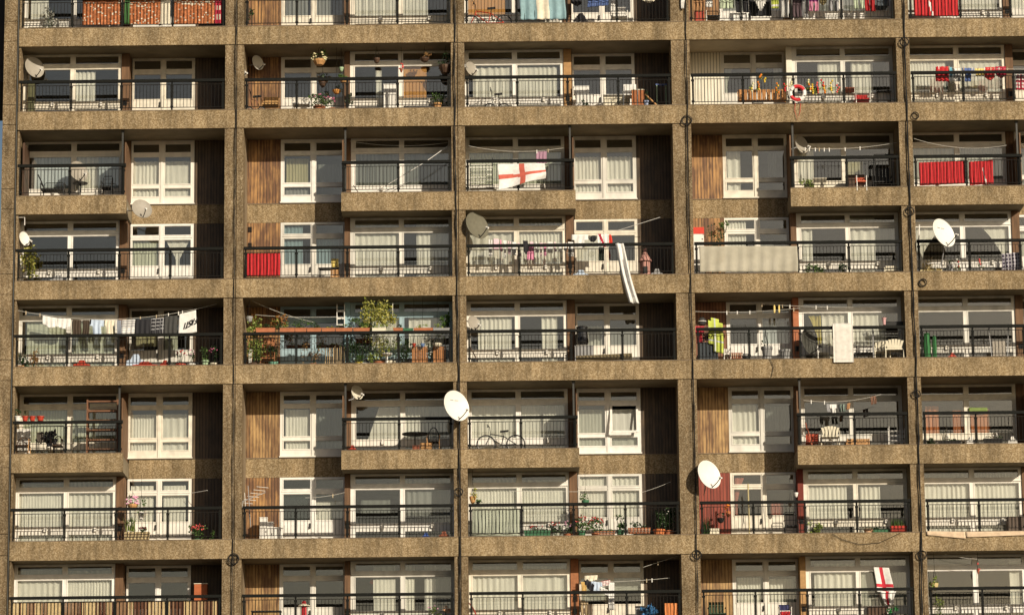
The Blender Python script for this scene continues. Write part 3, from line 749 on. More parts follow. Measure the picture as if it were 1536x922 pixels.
def cloth(name, label, cat, rb, xl, yl, xr, yr, h, Y, mats, mask=m_full, pat=None, wave=.02, nx=14, nz=14, taper=0., skew=0., folds=3., parent=None, th=.010, lean=0., Y2=None, hR=None, group=None, sag=0):
    A = at(xl, yl, Y); B = at(xr, yr, Y if Y2 is None else Y2); b = MB(); ids = {}
    ph = random.uniform(0, 6); H = h*PX; HR = H if hR is None else hR*PX
    def vid(i, k):
        if (i,k) not in ids:
            u, v = i/nx, k/nz; hh = H + (HR-H)*u
            uu = .5 + (u-.5)*(1-taper*v)
            p = A.lerp(B, uu); amp = wave*(.45+.9*v)
            b.v.append((p.x + skew*H*v + wave*.4*math.sin(v*5+ph), p.y + amp*math.sin(u*folds*6.28+ph+1.2*v) + amp*.5*math.sin(v*7+ph*2+u*4) + lean*v, p.z - hh*v - sag*math.sin(u*3.14)))
            ids[(i,k)] = len(b.v)-1
        return ids[(i,k)]
    for i in range(nx):
        for k in range(nz):
            u, v = (i+.5)/nx, (k+.5)/nz
            if mask(u, v):
                b.f.append((vid(i,k), vid(i,k+1), vid(i+1,k+1), vid(i+1,k))); b.m.append(pat(u, v) if pat else 0)
    o = b.build(name, mats, parent, smooth=True, org=tuple((A+B)/2), solid=th)
    if not parent: tag(o, label, cat, rb, group=group)
    return o
def pegs(t, pts):
    for p in pts:
        b = MB(); b.box(p[0]-.013, p[0]+.013, p[1]-.016, p[1]+.012, p[2]-.085, p[2]+.035); b.build('peg', random.choice([pWH, wPALE, pWH]), t)
def line(label, rb, x0, y0, x1, y1, Y, sag=0., Y2=None, pg=(), mat=None, r=.006, name='clothes_line', cat='clothes line'):
    A = at(x0, y0, Y); B = at(x1, y1, Y if Y2 is None else Y2)
    pts = [A.lerp(B, i/16) - Vector((0,0,sag*PX*4*(i/16)*(1-i/16))) for i in range(17)]
    t = E_(name, label, cat, rb, A) 
    MB().tube(pts, r, 5).build('rope', mat or ROPE, t)
    def pl(u): return A.lerp(B, u) - Vector((0,0,sag*PX*4*u*(1-u)))
    pegs(t, [pl(u) for u in pg])
    return t
def seg(name, label, cat, rb, pts, r, mat, ends=None, endmat=None):
    """pole-like thing: list of (px,py,Y)"""
    P = [at(*p) for p in pts]
    t = E_(name, label, cat, rb, P[0]); MB().tube(P, r, 6).build('shaft', mat, t)
    if ends: 
        b = MB(); b.lathe(P[-1 if ends == 'bottom' else 0] - Vector((0,0,.05)), [(.02,.1),(.07,.05),(.08,-.1),(.06,-.16)], 10); b.build('head', endmat or mat, t)
    return t

def crate(px, w, ytop, h, Y, rb, label, mat, slats=4, name='crate', cat='crate', dep=.3, z=None, m2=None, vert=False, fill=.78):
    T_ = at(px, ytop, Y); W = w*PX/2; H = h*PX; x = T_.x; z1 = T_.z; z0 = z if z is not None else z1 - H
    t = E_(name, label, cat, rb, (x, Y, z0))
    for s in (-1, 1):
        for d in (0, dep): MB().box(x+s*W-.02*(s>0)-.0, x+s*W+.02*(s<0), Y+d*.94, Y+d*.94+.02, z0, z1).build('corner_batten', m2 or mat, t)
    b = MB(); n = slats
    if vert:
        for i in range(n):
            a = x-W+.022+(2*W-.044)*i/n; b.box(a, a+(2*W-.044)/n*.78, Y-.012, Y-.001, z0+.01, z1-.01)
    else:
        for i in range(n):
            a = z0+(z1-z0)*i/n; b.box(x-W, x+W, Y-.014, Y-.001, a+.004, a+(z1-z0)/n*fill); b.box(x-W, x+W, Y+dep*.94+.021, Y+dep*.94+.032, a+.004, a+(z1-z0)/n*fill)
    b.build('slats', mat, t)
    MB().box(x-W+.021, x+W-.021, Y+.021, Y+dep*.93, z0+.005, z0+.03).build('base', mat, t)
    return t
def cupboard(px, w, ytop, Y, rb, label, mat, dep=.4, name='cupboard', cat='cupboard', z0=None, top=None, doors=2):
    T_ = at(px, ytop, Y); W = w*PX/2; x = T_.x; z1 = T_.z; z0 = fz(rb[0])+.002 if z0 is None else z0
    t = E_(name, label, cat, rb, (x, Y, z0))
    MB().box(x-W+.01, x+W-.01, Y+.02, Y+dep, z0, z1-.022).build('carcass', mat, t)
    MB().box(x-W, x+W, Y, Y+dep+.01, z1-.02, z1).build('top', top or mat, t)
    for i in range(doors):
        a = x-W+.012+(2*W-.024)*i/doors; c = a+(2*W-.024)/doors-.008
        d = MB().box(a, c, Y+.004, Y+.0195, z0+.03, z1-.03).build('door', mat, t)
        sub(MB().box(c-.03, c-.018, Y-.012, Y+.0035, (z0+z1)/2-.03, (z0+z1)/2+.03), 'handle', BARM, d, (a, Y, z0))
    return t
def armchair(px, w, ytop, Y, rb, label, mat, frame=None, style='slat', yaw=0., seat=.40, name='garden_chair', cat='chair'):
    """four legs, seat, backrest with its own look, arm rests"""
    T_ = at(px, ytop, Y); W = w*PX/2; z0 = fz(rb[0])+.002; x = T_.x; z1 = T_.z; frame = frame or mat
    t = E_(name, label, cat, rb, (x, Y, z0)); zs = z0 + min(seat, (z1-z0)*.55); c, s = math.cos(yaw), math.sin(yaw)
    def Q(a, b_, z): return (x + a*c - b_*s, Y + a*s + b_*c, z)
    D = .24
    for (a, d) in ((-W*.92,-D),(W*.92,-D),(-W*.88,D),(W*.88,D)):
        MB().tube([Q(a*1.03,d*1.05,z0), Q(a,d,zs)], .016, 6).build('leg', frame, t)
    MB().obox(Q(0,0,zs+.018), (W*.95*c, W*.95*s, 0), (-D*s, D*c, 0), (0,0,.018)).build('seat', mat, t)
    b = MB()
    # backrest stands at the back edge (away from the viewer)
    if style == 'fan':
        n = 6
        for i in range(n):
            u = (i+.5)/n*2-1; hh = (z1-zs)*(1-.22*u*u)
            p0 = Vector(Q(u*W*.72, -D, zs+.04)); p1 = Vector(Q(u*W*1.0, -D-.06, zs+hh)); ex = Vector((W/n*.78*c, W/n*.78*s, 0))
            b.obox((p0+p1)/2, ex, (0,.008,0), (p1-p0)/2)
    elif style == 'slat':
        n = 5
        for i in range(n):
            u = (i+.5)/n*2-1; b.obox(Q(u*W*.85, D, (zs+z1)/2+.02), (W/n*.72*c, W/n*.72*s, 0), (0,.008,0), (0,0,(z1-zs)/2-.02))
    elif style == 'solid':
        b.obox(Q(0, D, (zs+z1)/2+.03), (W*.86*c, W*.86*s, 0), (0,.02,0), (0,0,(z1-zs)/2-.03))
        b.obox(Q(0, D-.03, (zs+z1)/2+.03), (W*.7*c, W*.7*s, 0), (0,.012,0), (0,0,(z1-zs)/2-.07))
    elif style == 'tube':
        b.tube([Q(-W*.8,D,zs+.04),Q(-W*.85,D,z1-.06),Q(-W*.7,D,z1),Q(W*.7,D,z1),Q(W*.85,D,z1-.06),Q(W*.8,D,zs+.04)], .014, 6)
        for k in range(3): zz = zs+.1+(z1-zs-.14)*k/2.4; b.tube([Q(-W*.82,D,zz),Q(W*.82,D,zz)], .008, 5)
    elif style == 'round':
        n = 9; b.tube([Q(W*.85*math.cos(3.14159*i/n), D, zs+.1+(z1-zs-.1)*math.sin(3.14159*i/n)) for i in range(n+1)], .016, 6)
        for k in (-.45, 0, .45): b.tube([Q(W*k,D,zs+.04),Q(W*k,D,z1-.06)], .007, 5)
    b.build('backrest', mat, t)
    for sg in (-1, 1):
        a = sg*W*.97; MB().tube([Q(a,-D,zs),Q(a,-D,zs+.19),Q(a,-D*.6,zs+.215),Q(a,D,zs+.215)], .014, 6).build('armrest', frame, t)
    return t
def table(px, w, ytop, Y, rb, label, mat, legm=None, dep=.45, round_=False, name='table', cat='table', z0=None):
    T_ = at(px, ytop, Y); W = w*PX/2; z0 = fz(rb[0])+.002 if z0 is None else z0; x, z1 = T_.x, T_.z
    t = E_(name, label, cat, rb, (x, Y, z0)); legm = legm or mat
    if round_:
        MB().lathe((x,Y+dep/2,z1-.03), [(W,0),(W,.03)], 24).build('table_top', mat, t)
        MB().tube([(x,Y+dep/2,z0+.02),(x,Y+dep/2,z1-.031)], .022, 8).build('leg', legm, t)
        MB().lathe((x,Y+dep/2,z0), [(.2,0),(.18,.02),(.03,.03)], 16).build('foot', legm, t)
    else:
        MB().box(x-W,x+W,Y,Y+dep,z1-.03,z1).build('table_top', mat, t)
        for a in (-W+.02, W-.05):
            for d in (.02, dep-.05): MB().box(x+a, x+a+.03, Y+d, Y+d+.03, z0, z1-.031).build('leg', legm, t)
    return t
def bicycle(x0p, x1p, ytop, Y, rb, label, mat, flip=1, wheel_r=.31, tyre=BLACK, lean=.08):
    A = at(x0p, ytop, Y); B = at(x1p, ytop, Y); z0 = fz(rb[0])+.004; L_ = (B.x-A.x); r = min(wheel_r, L_*.22)
    xa, xb = (A.x+r, B.x-r); 
    if flip < 0: xa, xb = xb, xa
    t = E_('bicycle', label, 'bicycle', rb, ((xa+xb)/2, Y, z0)); d = (xb-xa); H = max(.8, A.z-z0)
    def Q(u, z): return Vector((xa + d*u, Y + lean*z, z0 + z))
    for nm, u in (('wheel', 0), ('wheel', 1)):
        w = MB(); w.ring(Q(u, r), (0,1,0), r-.02, .019, 28); o = w.build(nm, tyre, t, smooth=True)
        sp = MB(); sp.ring(Q(u, r), (0,1,0), r-.045, .007, 24)
        for k in range(12): a = k*math.pi/6; sp.tube([Q(u, r), Q(u, r)+Vector(((r-.05)*math.cos(a), 0, (r-.05)*math.sin(a)))], .0025, 3)
        sub(sp, 'rim', STEEL, o, WL[o.name])
    b = MB(); bb = Q(.52, r*.92); st = Q(.60, H*.62); hd = Q(.16, H*.70); hd2 = Q(.13, H*.60)
    for p, q in ((hd,st),(hd2,bb),(st,bb),(bb,Q(1,r)),(st,Q(1,r)),(hd,hd2),(hd2,Q(0,r))): b.tube([p,q], .017, 6)
    b.build('frame', mat, t)
    s = MB(); s.tube([st, Q(.62,H*.78)], .013, 6); s.obox(Q(.62,H*.80), (.13,0,.012), (0,.05,0), (0,0,.025)); s.build('saddle', pBLK, t)
    h = MB(); h.tube([hd, Q(.13,H*.95), Q(.05,H)], .013, 6); h.tube([Q(.05,H)+Vector((0,-.25,0)), Q(.10,H), Q(.05,H)+Vector((0,.25,0))], .013, 6); h.build('handlebar', pBLK, t)
    m = MB(); m.ring(Q(0,r), (0,1,0), r+.02, .014, 12, arc=(math.pi*.0, math.pi*.75)); m.ring(Q(1,r), (0,1,0), r+.02, .014, 12, arc=(math.pi*.1, math.pi*.95)); m.build('mudguard', pBLK, t)
    c = MB(); c.ring(bb, (0,1,0), .085, .006, 16); c.tube([bb+Vector((0,-.06,0)), bb+Vector((.12,-.06,-.10))], .01, 5); c.build('crank', pGRY, t)
    return t
def trough(px, w, ytop, h, Y, rb, label, mat, leaf=None, n=60, flower=None, nf=6, z=None, dep=.17, fh=.18, name='planter_box', cat='planter box', spiky=False, size=.06, lattice=None):
    T_ = at(px, ytop, Y); W = w*PX/2; x = T_.x; z1 = T_.z; z0 = z if z is not None else z1-h*PX
    t = E_(name, label, cat, rb, (x, Y, z0)); b = MB(); q = len(b.v); ti = .014
    b.v += [(x-W+ti,Y+ti,z0),(x+W-ti,Y+ti,z0),(x+W-ti,Y+dep-ti,z0),(x-W+ti,Y+dep-ti,z0),(x-W,Y,z1-.02),(x+W,Y,z1-.02),(x+W,Y+dep,z1-.02),(x-W,Y+dep,z1-.02)]
    b.f += [(0,3,2,1),(0,1,5,4),(1,2,6,5),(2,3,7,6),(3,0,4,7)]; b.m += [0]*5
    b.box(x-W-.008,x+W+.008,Y-.008,Y+dep+.008,z1-.0195,z1)
    b.build('box', mat, t)
    if lattice:
        l = MB()
        for i in range(7): a = x-W+2*W*(i+.5)/7; l.box(a-.006,a+.006,Y-.012,Y-.0005,z0+.01,z1-.025)
        for i in range(2): zz = z0+(z1-z0)*(i+1)/3; l.box(x-W,x+W,Y-.020,Y-.0125,zz-.006,zz+.006)
        l.build('lattice', lattice, t)
    if leaf:
        f = MB()
        if spiky:
            for i in range(n):
                p0 = Vector((random.uniform(x-W*.9,x+W*.9), Y+dep*random.uniform(.2,.8), z1-.01)); f.tube([p0, p0+Vector((random.uniform(-.04,.04),0,fh*random.uniform(.6,1)))], .010, 4, r2=.002)
        else: f.leaves((x, Y+dep/2, z1+fh*.45), (W*.95, dep*.6, fh*.5), int(n*1.3), size)
        f.build('foliage', leaf, t)
    if flower:
        for fm in (flower if isinstance(flower, list) else [flower]): MB().blobs((x, Y+dep*.3, z1+fh*.5), (W*.9, dep*.5, fh*.5), nf, .026).build('blossom', fm, t)
    return t
def low_toy(px, w, ytop, Y, rb, label, mat, mat2=None, name='toy', cat='toy'):
    """small rounded ride-on toy: body, wheels, seat"""
    T_ = at(px, ytop, Y); W = w*PX/2; z0 = fz(rb[0])+.003; H = max(.14, T_.z-z0); x = T_.x
    t = E_(name, label, cat, rb, (x, Y, z0)); b = MB()
    prof = [(-1,.35),(-.92,.62),(-.5,.7),(-.25,1.),(.3,1.),(.55,.68),(.95,.6),(1,.35)]
    n = len(prof); 
    for s in (-.11, .11):
        for (u, v) in prof: b.v.append((x+u*W, Y+s, z0+v*H))
        for (u, v) in reversed(prof): b.v.append((x+u*W*.98, Y+s, z0+.22*H))
    k = 2*n
    for i in range(k): b.f.append((i, (i+1) % k, k+(i+1) % k, k+i)); b.m.append(0)
    for i in range(n-1): 
        for o_ in (0, k): b.f.append((o_+i, o_+i+1, o_+k-2-i, o_+k-1-i)); b.m.append(0)
    b.build('body', mat, t)
    for u in (-.62, .62): MB().tube([(x+u*W,Y-.14,z0+.05),(x+u*W,Y+.14,z0+.05)], .05, 10).build('wheel', mat2 or pBLK, t)
    return t
def coil(px, py, d, label, rb=None, spokes=False, Y=-.085):
    c = at(px, py, Y); t = E_('cable_coil', label, 'cable coil', rb, c)
    for i in range(3):
        MB().ring(c+Vector((random.uniform(-.02,.02),-.01*i,random.uniform(-.02,.02))), (random.uniform(-.15,.15),1,random.uniform(-.1,.1)), d*PX/2*random.uniform(.86,1), .010, 20).build('loop', CABLE, t)
    if spokes: MB().tube([c+Vector((-d*PX*.45,0,0)), c+Vector((d*PX*.45,0,.02))], .010, 5).tube([c+Vector((0,0,-d*PX*.45)), c+Vector((.02,0,d*PX*.45))], .010, 5).build('tie', CABLE, t)
    return t

# --- black cables down the pillar joints
def riser(pts, label, r=.024):
    P = []; 
    for i in range(len(pts)-1):
        a, b_ = at(*pts[i], -.075), at(*pts[i+1], -.075)
        n = max(2, int((a-b_).length/.35))
        for k in range(n): P.append(a.lerp(b_, k/n) + Vector((random.uniform(-.7,.7)*r, random.uniform(-.006,.006), 0)))
    P.append(at(*pts[-1], -.075))
    t = E_('aerial_cable', label, 'cable', None, P[0]); MB().tube(P, r, 6).build('sheath', CABLE, t)
    q = MB(); q.tube([p+Vector((.028*math.sin(i*.9), .004, 0)) for i, p in enumerate(P)], r*.5, 5); q.build('twin_wire', CABLE, t)
    return t
riser([(354,-6),(354,70),(354,190),(352,330),(351,500),(350,700),(349,835),(347,930)], 'black cable running down the wide pillar between first and second bays', .011)
riser([(682,-6),(682,55),(682,130),(682,180),(684,300),(686,420),(688,560),(689,700),(690,800),(690,930)], 'thick black cable bundle down the narrow pillar between second and third bays', .017)
riser([(1028,-6),(1029,60),(1031,160),(1031,260),(1036,420),(1040,560),(1043,700),(1045,830),(1047,930)], 'black cable down the wide pillar between third and fourth bays', .013)
riser([(1355,-6),(1357,60),(1360,155),(1364,280),(1368,400),(1374,540),(1377,640),(1381,760),(1383,930)], 'thick knotted black cable down the pillar between fourth and fifth bays', .019)
for a in [(1030,181,15,'round black cable coil on the pillar corner, second row, right of third bay'),(1357,63,13,'small black cable coil on the right pillar just below the top slab'),
          (1365,317,13,'black cable coil on the right pillar beside the white dish row'),(1375,590,11,'twisted black cable coil on the right pillar in the sixth row'),
          (688,737,12,'small black cable coil on the middle pillar in the seventh row'),(1383,832,14,'black cable coil on the right pillar above the lowest row')]: coil(*a)
coil(350,838,16,'large black cable coil tied with a cross above the lowest row, left', spokes=True)
coil(1045,831,14,'black cable coil tied with a cross above the lowest row, right', spokes=True)
for (x, y, y0, lb) in [(1373,173,154,'loose cable ring hanging on the slab under the red laundry balcony'),(1385,424,410,'loose cable ring hanging on the slab under the big white dish')]: coil(x, y, 11, lb)
seg('loose_wire', 'thin wire sagging across the slab edge under the red planter box', 'wire', None, [(1248,800,-.07),(1262,808,-.07),(1290,816,-.07),(1320,813,-.07),(1350,799,-.07)], .007, CABLE)
seg('loose_wire', 'short wire hanging down the slab under the mattress balcony', 'wire', None, [(1155,538,-.07),(1160,550,-.07),(1157,565,-.07)], .008, CABLE)

# ============ first row
rb = (1,1)
def rug(x0, x1, y0, y1, label, m1, m2, pat, rb=rb, Y=.13): return cloth('woven_rug', label, 'rug', rb, x0, y0, x1, y0, y1-y0, Y, [m1, m2], pat=pat, wave=.010, nx=26, nz=26)
rug(124,182,-6,40,'rust orange rug with white flecks hung inside the railing', cRUST, cCRM, lambda u,v: 1 if random.random() < .07 else 0)
rug(192,256,-6,39,'rust rug with a green top border and cream fringe', cRUST, cCRM, lambda u,v: 1 if (u>.78 or random.random() < .12) else 0)
cloth('green_cloth', 'green cloth strip hanging at the left of a rust rug', 'cloth', rb, 187, -6, 195, -6, 44, .10, [K('green_cloth',(.05,.14,.04))])
rug(261,322,-6,38,'rust rug with pale patches, nearest the right pillar', cRUST, cCRM, lambda u,v: 1 if (v<.30 and random.random() < .35) or random.random() < .05 else 0)
rug(321,333,-6,38,'narrow strip of white and red diamond netting', cCRM, cDRED, pat_check(3))
plant(75,24,6,rb,.72,'silvery dry plant standing inside the window pane', lSIL, 80, pot=pWH, size=.09)
rb = (1,2)
plant(377,8,10,rb,.3,'small dark plant beside the timber wall', lDK, 30, pot=pBLK)
rb = (1,3)
bicycle(694,768,4,.4,rb,'red bicycle with black saddle against an orange blind', K('red_bike_paint',(.45,.05,.02),.4), wheel_r=.26)
cloth('patterned_sheet','teal and cream striped sheet hung over the railing','bed sheet',rb,780,-8,848,-8,39,.02,[cTEAL,cCRM],pat=lambda u,v: 1 if .38<u<.62 else 0,nx=22,wave=.04,folds=5)
cloth('round_black_top','black rounded top hanging by the white door','garment',rb,857,-8,873,-8,20,.5,[cBLK],mask=m_bow)
cloth('black_bundle','black pointed cloth lying against the white door','garment',rb,860,20,882,20,14,.35,[cBLK],mask=lambda u,v: abs(u-.5)<.12+.42*v)
cloth('blue_towel','blue towel with a slanted hem on the line','towel',rb,881,-8,912,-8,20,.3,[cBLUE],hR=17)
cloth('white_cloth_item','small white cloth beside the blue towel','garment',rb,914,-8,925,-8,26,.45,[cWHITE],mask=m_shirt)
armchair(928,26,8,.55,rb,'white plastic chair beside the dark timber wall',pWH,style='slat')
cloth('white_cloth_item','crumpled white cloth high on the right','garment',rb,963,-8,982,-8,14,.5,[cCRM],mask=m_bow)
cloth('white_strip','long white cloth strip hanging off the wide pillar','cloth',rb,1020,-8,1027,-8,22,-.08,[cWHITE],taper=.4)
rb = (1,4)
G = [('brown_towel','brown towel at the left end of the crowded line','towel',1040,1056,26,[cTAN],m_full,.35),
 ('white_shirt','white shirt above a white chair','shirt',1058,1068,20,[cWHITE],m_full,.4),('pale_shirt','pale grey shirt with open sides','shirt',1079,1101,22,[cSAGE],m_full,.35),
 ('black_trousers','black trousers on the crowded line','trousers',1103,1122,28,[cBLK],m_trou,.4),('black_dress','black dress behind the white pointed cloth','garment',1123,1156,34,[cBLK],m_full,.6),
 ('pointed_cloth','white cloth hanging to a sharp point','cloth',1127,1153,26,[cWHITE],m_point,.3),('hi_vis_vest','lime hi-vis vest with pale band','vest',1156,1168,22,[cHIV,pWH],m_vest,.3),
 ('grey_hoodie','grey hoodie with white print','garment',1170,1187,30,[cGRY,cWHITE],m_shirt,.35),('white_trousers','thin white trousers','trousers',1172,1182,36,[cWHITE],m_trou,.3),
 ('dark_coat','dark purple-grey coat','garment',1188,1204,36,[K('plum_cloth',(.09,.06,.07))],m_full,.5),('grey_leggings','grey leggings','trousers',1202,1212,36,[cGRY],m_trou,.45),
 ('purple_shorts','pink purple shorts','shorts',1213,1227,26,[cPUR,cPINK],m_shorts,.3),('olive_top','olive top with a frayed hem','garment',1229,1240,18,[K('olive_cloth',(.16,.13,.06))],m_bow,.4),
 ('grey_jeans','pale grey jeans','trousers',1243,1258,26,[cGRY],m_trou,.35),('sage_towel','sage green towel pair','towel',1280,1296,22,[cSAGE],m_trou,.3),
 ('red_trousers','bright red trousers','trousers',1297,1312,26,[cRED],m_trou,.3),('dark_shirt','blackish shirt at the right end','shirt',1315,1333,18,[K('blue_grey_cloth',(.10,.12,.14))],m_full,.4)]
for nm, lb, ct, x0, x1, h, ms, mk, Y in G:
    p = None
    if nm == 'hi_vis_vest': p = lambda u,v: 1 if .72<v<.84 else 0
    if nm == 'grey_hoodie': p = lambda u,v: 1 if (.35<v<.5 and .3<u<.7 and int(u*14)%2) else 0
    if nm == 'purple_shorts': p = lambda u,v: 1 if v>.45 else 0
    cloth(nm, lb, ct, rb, x0, -8, x1, -8, h, Y, ms, mask=mk, pat=p)
crate(1049,14,16,8,.4,rb,'red plastic basket on the balcony floor',pRED,vert=True,slats=5,z=sz(1)-.0+.08,name='basket',cat='basket',dep=.2)
armchair(1069,22,14,.5,rb,'white tubular folding chair',pBLK,frame=pWH,style='tube')
cloth('white_blanket','white blanket folded over a low stand','blanket',rb,1093,20,1122,20,14,.5,[cWHITE])
rb = (1,5)
cloth('red_sheet','bright red sheet with a white slanting stripe','bed sheet',rb,1370,-8,1437,-7,33,.10,[cRED,cWHITE],pat=lambda u,v: 1 if abs(u-.32-.10*v)<.022 and v>.25 else 0,nx=44,wave=.012,folds=6)
cupboard(1512,8,6,1.0,rb,'narrow dark box by the post',wDRK,doors=1)

# ============ second row
rb = (2,1)
dish(52,101,25,33,.62,'pale grey satellite dish over the left end of the railing',rb,pDISHG,pole=[at(33,104,.62),at(31,112,.62)])
cupboard(47,10,122,.8,rb,'narrow olive cabinet behind the dish',K('olive_paint',(.10,.10,.05)),doors=1,dep=.12)
rb = (2,2)
dish(387,94,15,23,1.1,'small white satellite dish on the timber wall',rb,pDISHW,pole=[at(376,98,1.2),at(374,98,1.45)])
dish(364,108,9,14,.15,'tiny pale dish edge at the left pillar',rb,pDISHG)
hanging(479,88,27,24,.45,rb,'hanging basket full of white and yellow flowers',lGRN,fWY,wOAK,n=60,nf=26)
hanging(565,86,14,20,.4,rb,'round bare brown hanging basket',None,None,wDRK)
hanging(637,86,20,16,.4,rb,'brown hanging basket with dry tufts either side',lBRN,None,wDRK,n=40)
hanging(668,96,28,34,.35,rb,'dark green trailing plant high by the right pillar',lDK,None,wDRK,n=140)
hanging(484,122,15,20,.5,rb,'dark hanging basket with sparse green leaves over the door',lDK,None,wDRK,n=30)
hanging(602,102,7,14,.5,rb,'small red brown lantern hung before the mullion',None,fCOR,wRED,nf=5,name='hanging_lantern')
hanging(512,100,10,16,.5,rb,'pale green vase hung by the timber post',None,None,pLG,name='hanging_vase')
plant(516,18,111,rb,.55,'leafy plant on a shelf by the timber post',lGRN,50,pot=wOAK,ybase=124,poth=.08)
hanging(505,134,18,16,.45,rb,'orange and yellow pot hung low in the doorway',lDK,None,K('orange_glaze',(.70,.32,.08)),n=24)
bicycle(366,400,137,.4,rb,'brown bicycle leaning at the left end',K('brown_bike_paint',(.25,.12,.07)),wheel_r=.24)
armchair(406,27,143,.7,rb,'wide cane backed chair',K('cane',(.50,.30,.12)),frame=wOAK,style='solid')
plant(479,36,139,rb,.28,'bushy green plant with pink flowers in a red pot',lGRN,150,flower=fPINK,nf=9,pot=pTER,potw=18,poth=.26)
plant(498,14,146,rb,.3,'magenta flower cluster beside the red pot',lGRN,16,flower=[fPINK],nf=10,pot=pTER,poth=.2)
armchair(453,28,146,.45,rb,'low white folding chair',pWH,style='tube')
plant(524,15,140,rb,.5,'white plant stand with dark leaves by the post',lDK,30,pot=pWH,poth=.35,potw=9)
cupboard(585,20,126,.60,rb,'tall plain white cupboard before the window',pWH,doors=1,dep=.3)
plant(656,24,138,rb,.35,'green plant in a square tan wooden pot',lGRN,100,pot=wOAK,potw=12,poth=.34)
plant(671,12,150,rb,.35,'small plant with a white bloom in the corner',lDK,20,flower=fW,nf=4,pot=pBLK)
rb = (2,3)
dish(707,103,16,22,.7,'square-looking beige dish seen from the side at the left end',rb,pDISHG,pole=[at(698,98,.4),at(694,96,.4)])
bicycle(726,764,139,.4,rb,'small white bicycle',pWH,wheel_r=.2)
cupboard(877,28,141,.5,rb,'white low cupboard with grey top',pWH,dep=.4,top=pGRY)
cupboard(872,24,129,.75,rb,'white box standing on the low cupboard',pWH,doors=1,dep=.2,z0=at(872,141,.75).z+.003,name='storage_box',cat='box')
plant(878,11,148,rb,.25,'dark round plant in front of the low cupboard',lDK,50,pot=pBLK,poth=.12)
cupboard(925,40,142,.9,rb,'long cream panelled chest by the doors',pCRM,dep=.3,doors=3,name='chest',cat='chest')
armchair(945,22,124,.6,rb,'chair draped with white towels',cWHITE,frame=STEEL,style='solid',seat=.55)
cupboard(957,20,134,.35,rb,'orange brown small cupboard with cream edges',K('orange_brown_paint',(.36,.13,.05)),dep=.3,top=pCRM)
plant(969,8,134,rb,.35,'pale blue small watering pot on a thin stem',lDK,6,pot=K('pale_blue_glaze',(.35,.42,.6)),poth=.35,potw=7)
table(992,17,126,.6,rb,'high stand with blue checked cloth top',K('blue_check_cloth',(.16,.22,.5)),legm=pLG,dep=.2)
seg('pole','slanted brown plank leaning in the dark corner','plank',rb,[(968,142,.5),(985,158,.4)],.03,wOAK)
rb = (2,4)
# life ring
c = at(1196,140,-.11); t = E_('life_ring','red and white life ring hung on the railing','life ring',rb,c); Rr = 13*PX
for i in range(4):
    a0 = math.pi/4+.35 + i*math.pi/2; MB().ring(c, (0,1,0), Rr*.80, .062, 10, arc=(a0, a0+math.pi/2-.002)).build('ring_segment', pWH if i % 2 else K('life_ring_red',(.62,.03,.04),.45), t, smooth=True)
g_ = MB(); g_.ring(c+Vector((0,-.03,0)), (0,1,0), Rr*1.03, .009, 24); g_.build('grab_rope', ROPE, t)
seg('red_rope','thin red rope loop hanging under the life ring','rope',rb,[(1193,154,-.08),(1192,166,-.08),(1196,180,-.08),(1200,168,-.08),(1201,155,-.08)],.008,cRED)
def garland(px, y0, y1, ms, label, rb=rb, Y=.02):
    a, b_ = at(px,y0,Y), at(px,y1,Y); t = E_('flower_garland', label, 'garland', rb, a); n = max(3, int((y1-y0)/3.2))
    MB().tube([a+Vector((.03,0,.05)), (a+b_)/2+Vector((-.03,0,0)), b_], .006, 4).build('string', lGRN, t)
    for i in range(n):
        p = a.lerp(b_, (i+.5)/n) + Vector((random.uniform(-.04,.04),-.02,0)); MB().lathe(p, [(.008,-.035),(.028,-.015),(.034,.008),(.02,.03),(.004,.036)], 8).build('flower', random.choice(ms), t)
    MB().leaves((a+b_)/2, (.09,.03,(a-b_).length*.5), n*5, .06).build('foliage', lLIME, t)
for (x, a, b_, ms, lb) in [(1128,124,139,[fWY,fY],'garland of pale yellow flowers, leftmost of the railing garlands'),(1137,122,136,[fY,fOR],'short yellow garland, second from the left'),
  (1148,117,124,[fY],'small yellow-green tuft of flowers near the handrail'),(1166,124,141,[fY,fOR],'yellow and orange garland over the plank box'),(1177,125,138,[fOR,fRED],'orange red garland left of the life ring'),
  (1186,122,131,[fY,fWY],'yellow garland right above the life ring'),(1214,119,139,[fOR,fY,fWY],'orange garland right of the life ring'),(1219,126,142,[fY],'yellow garland beside the orange one'),
  (1227,123,141,[fRED,fCOR],'red tomato-like garland'),(1233,119,130,[fW,fRED],'small white and red garland'),(1237,128,141,[fY,fOR],'yellow orange garland right of the red one'),
  (1247,120,141,[fY,fWY],'tall narrow yellow garland'),(1257,124,140,[fCOR,fW],'pale coral garland, rightmost of the railing garlands')]: garland(x,a,b_,ms,lb)
garland(1141,112,117,[fOR],'single orange ball flower on top of the handrail')
b = MB(); A, B = at(1108,133,.45), at(1178,138,.45); zb = at(1108,151,.45).z
crate(1143,72,134,17,.45,rb,'long orange slatted wooden box behind the garlands',K('orange_wood',(.58,.27,.09),.6,.3),slats=10,vert=True,dep=.3)
armchair(1293,22,140,.5,rb,'red chair tipped low on a white frame',K('red_seat',(.5,.03,.03)),frame=pWH,style='solid')
cupboard(1275,14,131,.8,rb,'small red brown box on the sill',wRED,doors=1,dep=.1,z0=at(1275,138,.8).z)
crate(1137,16,151,5,.4,rb,'low black tray on the floor left',pBLK,slats=3)
table(1326,22,136,.8,rb,'dark metal table in the right corner',pBLK)
rb = (2,5)
line('clothes line with red and blue washing',rb,1380,99,1536,104,.25,sag=1,pg=(.18,.28,.42,.5,.56,.62,.68,.76,.84))
